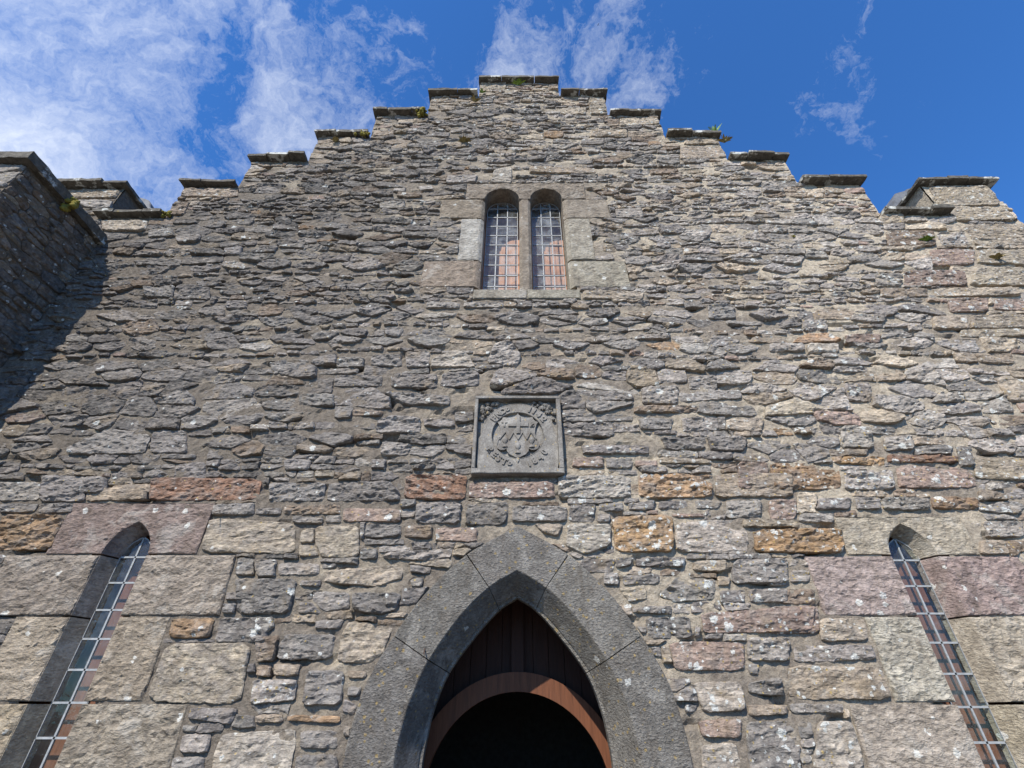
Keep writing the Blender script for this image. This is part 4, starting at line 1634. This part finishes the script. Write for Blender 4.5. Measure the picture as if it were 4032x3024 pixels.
def head_block(name, rc, lights, color, lic, parent, sharp, chamfer, y0=-0.014, depth=0.34, splay=0.0):
    """lintel with arch heads cut into its underside"""
    x0, z0, x1, z1 = rc
    out = [(x0, z0)]
    for L in lights:
        h = head_curve(L['x0'], L['x1'], L['zs'], L['za'], sharp)[::-1]    # left springing .. apex .. right springing
        h = [p for p in h if p[1] > z0 + 0.002]
        out += [(L['x0'], z0)] + h + [(L['x1'], z0)]
    out += [(x1, z0), (x1, z1), (x0, z1)]
    cf = None
    if chamfer:
        def inner(a, b):
            return any(L['x0'] - .01 < a.x < L['x1'] + .01 and L['x0'] - .01 < b.x < L['x1'] + .01 for L in lights) and \
                max(a.z, b.z) > z0 + .004 and max(a.z, b.z) < z1 - .02
        cf = (inner, chamfer)
    back = None
    if splay:
        L = lights[0]
        xm, hw = (L['x0'] + L['x1']) / 2, (L['x1'] - L['x0']) / 2
        def back(x, z):
            if abs(x - xm) > hw + 1e-4:
                return (x, z)
            return (xm + (x - xm) * (1 - splay / hw), z if z <= z0 + 1e-6 else z - splay * 0.8 * min(1, (z - z0) / 0.1))
    return prism(name, out, y0, depth, M_DRESSED, parent, color, lic, 0.0, cf, (0.026, 0.026), back)


def jamb(x0, z0, x1, z1, sd, c, l, ox0, ox1, parent, chamfer, depth=0.34, splay=0.0):
    y0 = random.uniform(-0.020, -0.008)
    if sd == 'l':
        xa, xb = x0, ox0
        out = [(xa, z0), (xb, z0), (xb, z1), (xa, z1)]
        f = (lambda a, b: abs(a.x - xb) < 1e-4 and abs(b.x - xb) < 1e-4)
        out = [(xa + random.uniform(-.02, .02), z0 + .003), (xb, z0 + .003), (xb, z1 - .003), (xa + random.uniform(-.02, .02), z1 - .003)]
    else:
        xa, xb = ox1, x1
        f = (lambda a, b: abs(a.x - xa) < 1e-4 and abs(b.x - xa) < 1e-4)
        out = [(xa, z0 + .003), (xb + random.uniform(-.02, .02), z0 + .003), (xb + random.uniform(-.02, .02), z1 - .003), (xa, z1 - .003)]
    out = wobble(out, 0.0, 0.06) if not chamfer else out
    rel = (0.036, 0.026) if not chamfer else (0.020, 0.03)
    prism('jamb_stone', out, y0, depth, M_DRESSED, parent, jitter_color(c, .04), l, 0.005, (f, chamfer) if chamfer else None, rel,
          (lambda x, z: (x + (splay if sd == 'l' else -splay) if abs(x - (ox0 if sd == 'l' else ox1)) < 1e-4 else x, z)) if splay else None)


def boards(parent, x0, x1, z0, z1, y, w, mat):
    n = max(2, int(round((x1 - x0) / w)))
    for k in range(n):
        a, b = x0 + (x1 - x0) * k / n, x0 + (x1 - x0) * (k + 1) / n
        box('board', a + .003, b - .003, y + random.uniform(0, .004), y + 0.03, z0, z1, mat, parent)


for L, zs0, lab in ((LANCETS[0], 2.962, 'left lancet window with two columns of leaded panes'),
                    (LANCETS[1], 2.930, 'right lancet window with two columns of leaded panes')):
    B = LBLOCK[L['side']]
    zs = [zs0 - 0.2557 * k for k in range(0, 10)]
    w = make_window('lancet_window', [L], 2, zs, 0.16, 0.75, 0.52, 0.25, lab, 0.078, 0.017, 31 if L['side'] == 'L' else 77)
    x0, z0, x1, z1, c, l = B['lint']
    head_block('lintel', (x0, z0, x1, z1), [L], c, l, w, 0.75, 0.0, depth=0.20, splay=0.10)
    for (x0, z0, x1, z1, sd, c, l) in B['jambs']:
        jamb(x0, z0, x1, z1, sd, c, l, L['x0'], L['x1'], w, 0.0, 0.20, 0.10)
    box('sill', L['x0'] - .1, L['x1'] + .1, -0.03, 0.28, 0.40, 0.50, M_DRESSED, w, (.3, .27, .21))
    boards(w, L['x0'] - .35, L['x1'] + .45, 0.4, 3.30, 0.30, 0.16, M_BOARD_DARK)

zs = [9.20 - 0.2545 * k for k in range(0, 10)]
tw = make_window('twin_window', TWIN, 3, zs, 0.27, 0.0, 6.80, 1.0, 'pair of round headed leaded lights high in the gable', 0.030, 0.016, 5)
head_block('lintel', (-0.92, 9.085, 1.215, 9.565), TWIN, (.215, .185, .150), .05, tw, 0.0, 0.045)
for (x0, z0, x1, z1, sd, c, l) in TBLOCK:
    jamb(x0, z0, x1, z1, sd, c, l, TWIN[0]['x0'], TWIN[1]['x1'], tw, 0.05)
mx0, mx1 = TWIN[0]['x1'], TWIN[1]['x0']
prism('mullion', rect(mx0, 6.80, mx1, 9.083), -0.010, 0.34, M_DRESSED, tw, (.215, .185, .15), .03, 0.004,
      (lambda a, b: abs(a.x - b.x) < 1e-4, 0.045))
prism('sill', rect(-0.655, 6.61, 0.14, 6.80), -0.035, 0.34, M_DRESSED, tw, (.275, .255, .215), .06, 0.012)
prism('sill', rect(0.146, 6.612, 0.93, 6.802), -0.033, 0.34, M_DRESSED, tw, (.265, .25, .205), .06, 0.012)
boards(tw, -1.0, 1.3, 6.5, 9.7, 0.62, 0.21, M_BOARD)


# ---- carved plaque with shield, cups and the two inscriptions
PC = (0.002, 4.324)
PCOL = (.192, .186, .174)


def pl_prism(name, pts, y0, y1, parent, bevel=0.003, col_=PCOL, **tags):
    return prism(name, ccw([(PC[0] + p[0], PC[1] + p[1]) for p in pts]), y0, y1, M_PLAQUE, parent, col_, 0.0, bevel, **tags)


def z6(x, y):
    return ((x - 1028) / 1444.0, (822 - y) / 1269.0)


def ribbon(path, w):
    """offset a polyline to both sides: polygon outline"""
    Lf, Rt = [], []
    n = len(path)
    for i in range(n):
        a = path[max(i - 1, 0)]
        b = path[min(i + 1, n - 1)]
        dx, dz = b[0] - a[0], b[1] - a[1]
        L = math.hypot(dx, dz) or 1
        Lf.append((path[i][0] - dz / L * w / 2, path[i][1] + dx / L * w / 2))
        Rt.append((path[i][0] + dz / L * w / 2, path[i][1] - dx / L * w / 2))
    return Lf + Rt[::-1]


def text_mesh(name, ch, u, v, size, rot, y, depth, parent):
    cu = bpy.data.curves.new('letter_curve', 'FONT')
    cu.body = ch
    cu.size = size
    cu.extrude = depth
    cu.offset = 0.004
    cu.bevel_depth = 0.001
    cu.align_x = 'CENTER'
    cu.align_y = 'CENTER'
    tmp = bpy.data.objects.new('letter_tmp', cu)
    col.objects.link(tmp)
    dg = bpy.context.evaluated_depsgraph_get()
    me = bpy.data.meshes.new_from_object(tmp.evaluated_get(dg))
    bpy.data.objects.remove(tmp)
    bpy.data.curves.remove(cu)
    me.name = name
    me.transform(Matrix.Translation((PC[0] + u, y, PC[1] + v)) @ Matrix.Rotation(math.pi / 2, 4, 'X') @ Matrix.Rotation(rot, 4, 'Z'))
    a = me.color_attributes.new('Col', 'FLOAT_COLOR', 'POINT')
    a.data.foreach_set('color', np.tile(np.array([*PCOL, 0.0], dtype=np.float32), len(me.vertices)))
    me.materials.clear()
    me.materials.append(M_PLAQUE)
    return link(bpy.data.objects.new(name, me), parent)


def lathe_half(name, prof_pts, u, v, y, parent):
    """a cup in half relief: profile (radius, height) swept over the front half"""
    V, F, n = [], [], 12
    for (r, h) in prof_pts:
        for k in range(n + 1):
            a = math.pi * k / n
            V.append((PC[0] + u + r * math.cos(a), y - r * math.sin(a) * 0.55, PC[1] + v + h))
    m = n + 1
    for i in range(len(prof_pts) - 1):
        for k in range(n):
            F.append((i * m + k, i * m + k + 1, (i + 1) * m + k + 1, (i + 1) * m + k))
    mesh_obj(name, V, [f[::-1] for f in F], M_PLAQUE, parent, True, [(*PCOL, 0)] * len(V))


def build_plaque():
    x0, z0, x1, z1 = PL
    cx, cz = PC
    plaque = box('plaque', x0 + .01, x1 - .01, -0.012, 0.10, z0 + .01, z1 - .01, M_PLAQUE, church, PCOL)
    plaque['label'] = 'dark carved stone plaque with shield and dates above the door arch'
    l, r, b, t = x0 - cx, x1 - cx, z0 - cz, z1 - cz
    yF = -0.110
    for nm, pts in (('frame_rail', wobble([(l, t - .040), (r, t - .040), (r, t), (l, t)], .0025)),
                    ('frame_rail', wobble([(l, b), (r, b), (r, b + .062), (l, b + .062)], .0035)),
                    ('frame_rail', wobble([(l, b + .062), (l + .040, b + .062), (l + .040, t - .040), (l, t - .040)], .002)),
                    ('frame_rail', wobble([(r - .052, b + .062), (r, b + .062), (r, t - .040), (r - .052, t - .040)], .002))):
        pl_prism(nm, pts, yF, 0.06, plaque, 0.006)
    # plate with the ring: flush field below, ring band above
    ro, ri, n = 0.435, 0.308, 48
    yR = -0.052
    V, F = [], []
    outer = []
    for k in range(n):
        a = 2 * math.pi * k / n + math.pi / 2
        ca, sa = math.cos(a), math.sin(a)
        if sa < 0.0:                                  # lower half runs out to the frame
            m = max(abs(ca) / 0.470, abs(sa) / 0.452)
            R = 1 / m
        else:
            R = ro
        outer.append((ca * R, sa * R))
    for k in range(n):
        a = 2 * math.pi * k / n + math.pi / 2
        ca, sa = math.cos(a), math.sin(a)
        o = outer[k]
        for (p, y) in ((o, -0.010), (o, yR), ((ca * ri, sa * ri), yR), ((ca * (ri - .006), sa * (ri - .006)), -0.010)):
            V.append((cx + p[0], y, cz + p[1]))
    for k in range(n):
        p, q = k * 4, ((k + 1) % n) * 4
        for j in range(3):
            F.append((p + j, q + j, q + j + 1, p + j + 1))
    mesh_obj('ring_plate', V, F, M_PLAQUE, plaque, False, [(*PCOL, 0.0)] * len(V))
    # raised beads bounding the lettered ring
    for R, wd in ((0.430, .012), (0.313, .008)):
        V, F = [], []
        a0, a1 = (math.radians(5), math.radians(175)) if R > .4 else (0, 2 * math.pi)
        nn = 60
        for k in range(nn + 1):
            a = a0 + (a1 - a0) * k / nn
            for rr, y in ((R - wd / 2, yR), (R, yR - 0.006), (R + wd / 2, yR)):
                V.append((cx + math.cos(a) * rr, y, cz + math.sin(a) * rr))
        for k in range(nn):
            for j in range(2):
                F.append((k * 3 + j, k * 3 + j + 1, k * 3 + j + 4, k * 3 + j + 3)[::-1])
        mesh_obj('ring_bead', V, F, M_PLAQUE, plaque, True, [(*PCOL, 0)] * len(V))
    # shield
    half = [(1030, 432), (1012, 468), (975, 497), (905, 516), (840, 518), (766, 510), (757, 545), (725, 580), (676, 598), (705, 645), (728, 720),
            (732, 790), (715, 860), (688, 930), (672, 1000), (690, 1048), (740, 1072), (800, 1070), (845, 1048), (856, 1095), (895, 1140), (955, 1170), (1005, 1195)]
    pts = [z6(*p) for p in half]
    pts = pts + [(-p[0] + 0.002, p[1]) for p in pts[::-1]]
    yS = -0.046
    shield = pl_prism('shield', pts, yS, -0.006, plaque, 0.004)
    # moulded lower rim, zigzag division, cross, cups, pendant leaf
    rim = [z6(*p) for p in half[12:]]
    rimp = rim + [(-p[0] + .002, p[1]) for p in rim[::-1]]
    pl_prism('shield_rim', ribbon(rimp, 0.014), yS - 0.009, yS + .004, plaque, 0.003)
    zz = [z6(*p) for p in ((715, 905), (822, 772), (885, 905), (957, 780), (1035, 905), (1112, 780), (1182, 905), (1255, 774), (1345, 905))]
    for k in range(len(zz) - 1):
        pl_prism('zigzag_bar', ribbon([zz[k], zz[k + 1]], 0.012), yS - 0.014 - 0.0006 * (k % 2), yS + .004, plaque, 0.002)
    c0, c1 = z6(1005, 490), z6(1070, 805)
    pl_prism('cross_arm', rect(c0[0], c1[1], c1[0], c0[1]), yS - 0.018, yS + .004, plaque, 0.004)
    c0, c1 = z6(862, 612), z6(1213, 685)
    pl_prism('cross_arm', rect(c0[0], c1[1], c1[0], c0[1]), yS - 0.016, yS + .004, plaque, 0.004)
    cup = [(0.034, 0.0), (0.034, 0.010), (0.020, 0.022), (0.009, 0.034), (0.009, 0.048), (0.022, 0.058), (0.034, 0.080), (0.038, 0.098),
           (0.038, 0.104), (0.030, 0.112), (0.030, 0.118), (0.018, 0.132), (0.006, 0.140), (0.008, 0.152), (0.0, 0.166)]
    for (px, py) in ((1030, 1130), (812, 1030), (1266, 1034)):
        u, vv = z6(px, py)
        lathe_half('covered_cup', cup, u, vv, yS, plaque)
    pl_prism('pendant_leaf', [z6(*p) for p in ((1030, 1190), (1000, 1225), (1005, 1262), (1028, 1295), (1052, 1262), (1058, 1225))], yR - 0.014, yR + .01, plaque, 0.006)
    # letters
    for ch, px, py in (('T', 795, 645), ('B', 1275, 648)):
        u, vv = z6(px, py)
        text_mesh('letter', ch, u, vv, 0.098, 0, yS - 0.002, 0.008, plaque)
    for ch, px, py, s in (('F', 612, 556, .106), ('N', 690, 470, .106), ('D', 765, 415, .106), ('D', 850, 380, .058),
                          ('1', 1240, 388, .102), ('1', 1318, 420, .102), ('4', 1398, 478, .102), ('2', 1478, 560, .102)):
        u, vv = z6(px, py)
        text_mesh('letter', ch, u, vv, s, -math.atan2(u, vv), yR - 0.003, 0.011, plaque)
    for ch, px, py, s in (('R', 560, 1078, .108), ('E', 635, 1160, .108), ('S', 707, 1222, .108), ('T', 805, 1275, .108), ('D', 900, 1300, .060),
                          ('1', 1215, 1300, .106), ('8', 1305, 1258, .108), ('4', 1405, 1205, .108), ('0', 1474, 1115, .108)):
        u, vv = z6(px, py)
        text_mesh('letter', ch, u, vv, s, math.atan2(u, -vv), yR - 0.003, 0.011, plaque)
    # vine leaves in the two upper corners
    rnd = random.Random(4)
    for sg in (-1, 1):
        V, F = [], []
        for k in range(46):
            u = rnd.uniform(0.17, 0.462)
            w = rnd.uniform(0.17, 0.462)
            if math.hypot(u, w) < 0.445 or (u > .40 and w < .2):
                continue
            a = rnd.uniform(0, 6.28)
            s = rnd.uniform(.022, .042)
            y = -0.012
            b0 = len(V)
            hh = rnd.uniform(.030, .052)
            V.append((cx + sg * u, y - hh, cz + w))
            lobes = 7
            for q in range(lobes * 2):
                rr = s * (1.0 if q % 2 == 0 else 0.5) * (0.8 + 0.4 * rnd.random())
                aa = a + math.pi * q / lobes
                V.append((cx + max(min(sg * u + math.cos(aa) * rr, .480), -.478), y - hh * (0.55 if q % 2 == 0 else .9), cz + min(w + math.sin(aa) * rr * .9, .474)))
            for q in range(lobes * 2):
                F.append((b0, b0 + 1 + q, b0 + 1 + (q + 1) % (lobes * 2)))
            # stalk skirt to the ground of the panel so that the leaf stands in relief
            b1 = len(V)
            for q in range(lobes * 2):
                p = V[b0 + 1 + q]
                V.append((p[0] * .5 + (cx + sg * u) * .5, -0.008, p[2] * .5 + (cz + w) * .5))
            for q in range(lobes * 2):
                q2 = (q + 1) % (lobes * 2)
                F.append((b0 + 1 + q, b1 + q, b1 + q2, b0 + 1 + q2))
        mesh_obj('carved_foliage', V, F, M_PLAQUE, plaque, False, [(*PCOL, .02)] * len(V))


build_plaque()

# ---- coping flags on every step
rnd = random.Random(21)
for S, sg in ((STEP_L, -1), (STEP_R, 1)):
    for k in range(0, len(S)):
        if k == 0:
            if sg > 0:
                continue
            xa, xb = STEP_L[0][0] - .03, STEP_R[0][0] + .02
        else:
            xa, xb = sorted((S[k - 1][0] + sg * 0.02, S[k][0] + sg * 0.065))
            if k == 7:
                xa, xb = sorted((S[6][0] - sg * 0.10, S[7][0] + sg * 0.13))
        z = S[k][1]
        cuts = [xa]
        npc = rnd.choice([2, 2, 3]) if (xb - xa) < 1.4 else 3
        for j in range(1, npc):
            cuts.append(xa + (xb - xa) * (j + rnd.uniform(-.22, .22)) / npc)
        cuts.append(xb)
        for j in range(npc):
            th = rnd.uniform(.055, .095)
            slab('coping_slab', cuts[j] + .006, cuts[j + 1] - .006, -0.145 + rnd.uniform(-.035, .03), THICK + .08, z + .004, z + th,
                 M_COPING, church, 0.012, 0.06, rnd.uniform(-.03, .03), rnd.uniform(0, 90))

# ---- slate ends of the side parapets, standing behind the corner blocks
for nm, pts in (('parapet_end', [(-7.18, 9.2), (-7.18, 9.68), (-7.45, 10.12), (-7.95, 10.30), (-8.5, 10.30), (-8.5, 9.2)][::-1]),
                ('parapet_end', [(7.40, 9.2), (8.55, 9.2), (8.55, 10.45), (8.20, 10.55), (7.73, 10.33), (7.42, 9.78)])):
    prism(nm, wobble(ccw(pts), .015), THICK + .09, 1.5, M_SLATE, church, (.14, .145, .155), .2, 0.01)

# ---- projecting buttress on the left
buttress = empty('buttress', parent=church, loc=(0, 0, 0))
BX, BY, BZ = -6.83, -1.34, 7.86
bw = -8.75


def core_sheet(name, x0, x1, y0, y1, z0, z1, parent):
    V = [(x0, y0, z0), (x1, y0, z0), (x1, y1, z0), (x0, y1, z0), (x0, y0, z1), (x1, y0, z1), (x1, y1, z1), (x0, y1, z1)]
    F = [(0, 1, 5, 4), (1, 2, 6, 5), (3, 0, 4, 7), (4, 5, 6, 7)]
    c = [(.13, .105, .08, 0)] * 8
    return mesh_obj(name, V, F, M_MORTAR, parent, False, c)


core_sheet('buttress_core', bw, BX, BY, 0.05, 0, BZ, buttress)
core_sheet('buttress_base', bw, BX + .002, BY - 0.16, 0.04, 0, 5.15, buttress)
SIDE = ((BX, 0, 0), (0, -1, 0), (0, 0, 1), (1, 0, 0))
FACE = ((0, BY, 0), (1, 0, 0), (0, 0, 1), (0, -1, 0))
FACE2 = ((0, BY - .16, 0), (1, 0, 0), (0, 0, 1), (0, -1, 0))


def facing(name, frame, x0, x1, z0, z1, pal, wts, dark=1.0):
    cs = pack(x0, x1, z0, z1, [], lambda x, z: (x0, x1, z0, z1) if x0 < x < x1 and z0 < z < z1 else None,
              lambda z: random.choice([.10, .14, .18, .23, .28]), lambda h, z: h * random.uniform(1.1, 2.4) + .04)
    sp = []
    for poly in cs:
        p = inset(poly, random.choice([.002, .004, .008]))
        if len(p) < 3 or area(p) < .002:
            continue
        sp.append(dict(poly=p, prot=random.uniform(.008, .030), amp=random.uniform(.020, .036), tx=random.uniform(-.08, .08), tz=random.uniform(-.1, .1),
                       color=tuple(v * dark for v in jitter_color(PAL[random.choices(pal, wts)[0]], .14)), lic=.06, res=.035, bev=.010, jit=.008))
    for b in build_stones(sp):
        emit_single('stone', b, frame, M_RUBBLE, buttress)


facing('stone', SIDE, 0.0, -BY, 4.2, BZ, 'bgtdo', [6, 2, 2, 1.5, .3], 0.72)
facing('stone', FACE, -8.3, BX, 5.2, BZ, 'tclg', [3, 3, 3, 2])
V = [(bw, BY - .16, 5.15), (BX + .002, BY - .16, 5.15), (BX + .002, BY, 5.38), (bw, BY, 5.38)]
for j, (xa, xb) in enumerate(((-8.75, -7.9), (-7.9, BX + .10))):
    slab('coping_slab', xa + .004, xb, BY - .13, 0.0, BZ + .005, BZ + .165, M_COPING, buttress, 0.016, 0.08, 0, 11 * j)

# ---- body of the church behind the gable
V = [(-8.3, .62, 0), (8.3, .62, 0), (8.3, 16, 0), (-8.3, 16, 0), (-8.3, .62, 7.9), (8.3, .62, 7.9), (8.3, 16, 7.9), (-8.3, 16, 7.9), (0, .62, 12.4), (0, 16, 12.4)]
mesh_obj('nave_wall', V, [(1, 2, 6, 5), (3, 0, 4, 7), (2, 3, 7, 9, 6)], M_MORTAR, church, False, [(.28, .24, .18, 0)] * len(V))
V2 = [(-8.5, .62, 7.85), (0, .62, 12.45), (8.5, .62, 7.85), (-8.5, 16.2, 7.85), (0, 16.2, 12.45), (8.5, 16.2, 7.85)]
mesh_obj('nave_roof', V2, [(0, 1, 4, 3), (1, 2, 5, 4)], M_SLATE, church)

# ------------------------------------------------------------------ small plants rooted in the wall
def tuft(name, x, z, size, mat, n, label, cat_, y=-0.03, droop=0.3, seed=0, up=1.0, fern=False, group=None):
    rnd = random.Random(seed)
    o = empty(name, label, cat_, None, (x, y, z))
    V, F = [], []
    for k in range(n):
        a = rnd.uniform(0, 2 * math.pi)
        ln = size * rnd.uniform(.5, 1.0)
        lean = rnd.uniform(.15, .9)
        dx, dy = math.cos(a) * lean, -abs(math.sin(a)) * lean * .9
        side = Vector((-math.sin(a), math.cos(a), 0.2)).normalized()
        seg = 6
        prev = None
        pts = []
        for j in range(seg + 1):
            s = j / seg
            pts.append(Vector((dx * ln * s, dy * ln * s - 0.01, up * ln * (s * (1 - lean * .4) - droop * s * s))))
        if fern:
            for j in range(1, seg + 1):
                d = (pts[j] - pts[j - 1]).normalized()
                wl = ln * .26 * (1.1 - j / (seg + 1))
                for sg in (-1, 1):
                    tip = pts[j] + side * sg * wl + d * wl * .5
                    b0 = len(V)
                    V += [pts[j - 1], pts[j], tip]
                    F.append((b0, b0 + 1, b0 + 2))
        else:
            w0 = ln * .10
            b0 = len(V)
            for j, p in enumerate(pts):
                ww = w0 * math.sin(math.pi * (0.15 + 0.85 * j / seg)) + .001
                V += [p - side * ww, p + side * ww]
            for j in range(seg):
                F.append((b0 + 2 * j, b0 + 2 * j + 1, b0 + 2 * j + 3, b0 + 2 * j + 2))
    mesh_obj('leaves', V, F, mat, o)
    return o


def moss(name, x, y, z, size, label, seed):
    rnd = random.Random(seed)
    V, F = [], []
    for k in range(26):
        c = Vector((rnd.gauss(0, .45), rnd.gauss(0, .2), rnd.gauss(0, .3))) * size
        s = size * rnd.uniform(.14, .34)
        b0 = len(V)
        bm = bmesh.new()
        bmesh.ops.create_icosphere(bm, subdivisions=1, radius=s)
        for vv in bm.verts:
            V.append(c + vv.co * rnd.uniform(.7, 1.25))
        for fc in bm.faces:
            F.append(tuple(b0 + q.index for q in fc.verts))
        bm.free()
    o = mesh_obj(name, V, F, M_MOSS, None, True, label=label, cat='moss')
    o.location = (x, y, z)
    return o


tuft('fern', 4.02, 11.28, 0.27, M_FERN, 9, 'bright green fern standing against the sky on the right gable steps', 'fern', -0.05, .25, 1, 1.15, True)
tuft('weed', 4.13, 10.93, 0.26, M_DRY, 34, 'yellowish weed tuft just below the bright fern', 'weed', -0.04, .5, 2)
tuft('weed', 0.02, 13.42, 0.24, M_FERN, 20, 'small green weed tuft under the topmost coping stone', 'weed', -0.05, .5, 3)
tuft('weed', -0.92, 12.62, 0.22, M_DRY, 30, 'dry orange weed clump in the wall left of the gable top', 'weed', -0.04, .6, 4)
tuft('weed', -0.80, 13.02, 0.15, M_FERN, 14, 'tiny green weed at the end of the highest left step', 'weed', -0.05, .4, 5)
tuft('weed', -1.06, 10.92, 0.26, M_DRY, 34, 'pale weed tuft in the wall above the twin window', 'weed', -0.04, .6, 6)
tuft('weed', -3.62, 10.95, 0.20, M_DRY, 24, 'dry weed in the wall under a left coping step', 'weed', -0.04, .6, 7)
tuft('weed', 6.66, 7.90, 0.24, M_FERN, 30, 'green weed tuft in the pale stones below the lowest right step', 'weed', -0.04, .6, 8)
tuft('weed', 7.55, 7.45, 0.26, M_DRY, 34, 'olive weed clump near the right corner of the wall', 'weed', -0.04, .6, 9)
moss('moss_cushion', -2.03, -0.10, 12.03, 0.16, 'yellow green moss cushion beside a high left coping stone', 1)
moss('moss_cushion', -3.10, -0.08, 11.18, 0.10, 'small moss cushion at the foot of a left gable step', 2)
moss('moss_cushion', -5.98, -0.06, 8.60, 0.09, 'small yellow moss at the end of the lowest left coping', 3)
moss('moss_cushion', -6.76, -0.72, 7.86, 0.17, 'yellow and dark moss hanging under the shaded buttress coping', 4)
moss('moss_cushion', 4.55, -0.02, 8.05, 0.03, 'speck of moss in the rubble right of the twin window', 5)

# thin iron nail in the wall joint right of the left lancet and by the arch joint
def nail(x, z, ln, label):
    V, F = [], []
    for k in range(6):
        a = 2 * math.pi * k / 6
        V += [(x + math.cos(a) * .006, 0.0, z + math.sin(a) * .006), (x + .02 + math.cos(a) * .005, -ln, z - ln * .5 + math.sin(a) * .005)]
    for k in range(6):
        q = (k + 1) % 6
        F.append((2 * k, 2 * q, 2 * q + 1, 2 * k + 1))
    F.append(tuple(2 * k + 1 for k in range(6)))
    mesh_obj('iron_nail', V, F, M_IRON, None, False, label=label, cat='nail')


nail(-3.215, 3.42, 0.16, 'rusty iron nail sticking out beside the left lancet lintel')
nail(-0.86, 2.11, 0.14, 'rusty iron nail in the left joint of the door arch')


# ------------------------------------------------------------------ birds high above the gable
def bird(loc, span, yaw, roll, label):
    V = [(0, .10, 0), (0, -.02, .012), (0, -.13, 0), (.018, .02, 0), (-.018, .02, 0), (0, .02, -.018), (0, .02, .018)]
    F = [(0, 3, 6), (0, 6, 4), (0, 4, 5), (0, 5, 3), (2, 6, 3), (2, 4, 6), (2, 5, 4), (2, 3, 5)]
    for s in (-1, 1):
        b0 = len(V)
        V += [(s * .012, .045, .005), (s * .11, .075, .035), (s * .24, -.03, .02), (s * .10, .025, .03), (s * .012, -.02, .005)]
        F += [(b0, b0 + 1, b0 + 3), (b0, b0 + 3, b0 + 4), (b0 + 1, b0 + 2, b0 + 3)]
    b0 = len(V)
    V += [(.03, -.18, 0), (-.03, -.18, 0)]
    F += [(2, b0, 1), (2, 1, b0 + 1)]
    o = mesh_obj('bird', V, F, M_BIRD, None, False, label=label, cat='bird')
    o.location = loc
    o.scale = (span / .48,) * 3
    o.rotation_euler = (roll, roll * .6, yaw)
    return o


bird((5.02, 4.52, 36.4), 0.34, 0.7, 0.5, 'dark swallow flying above the right gable steps, the higher one')
bird((4.86, 5.9, 35.6), 0.20, 2.2, 0.3, 'tiny dark bird below the other bird in the clouds')
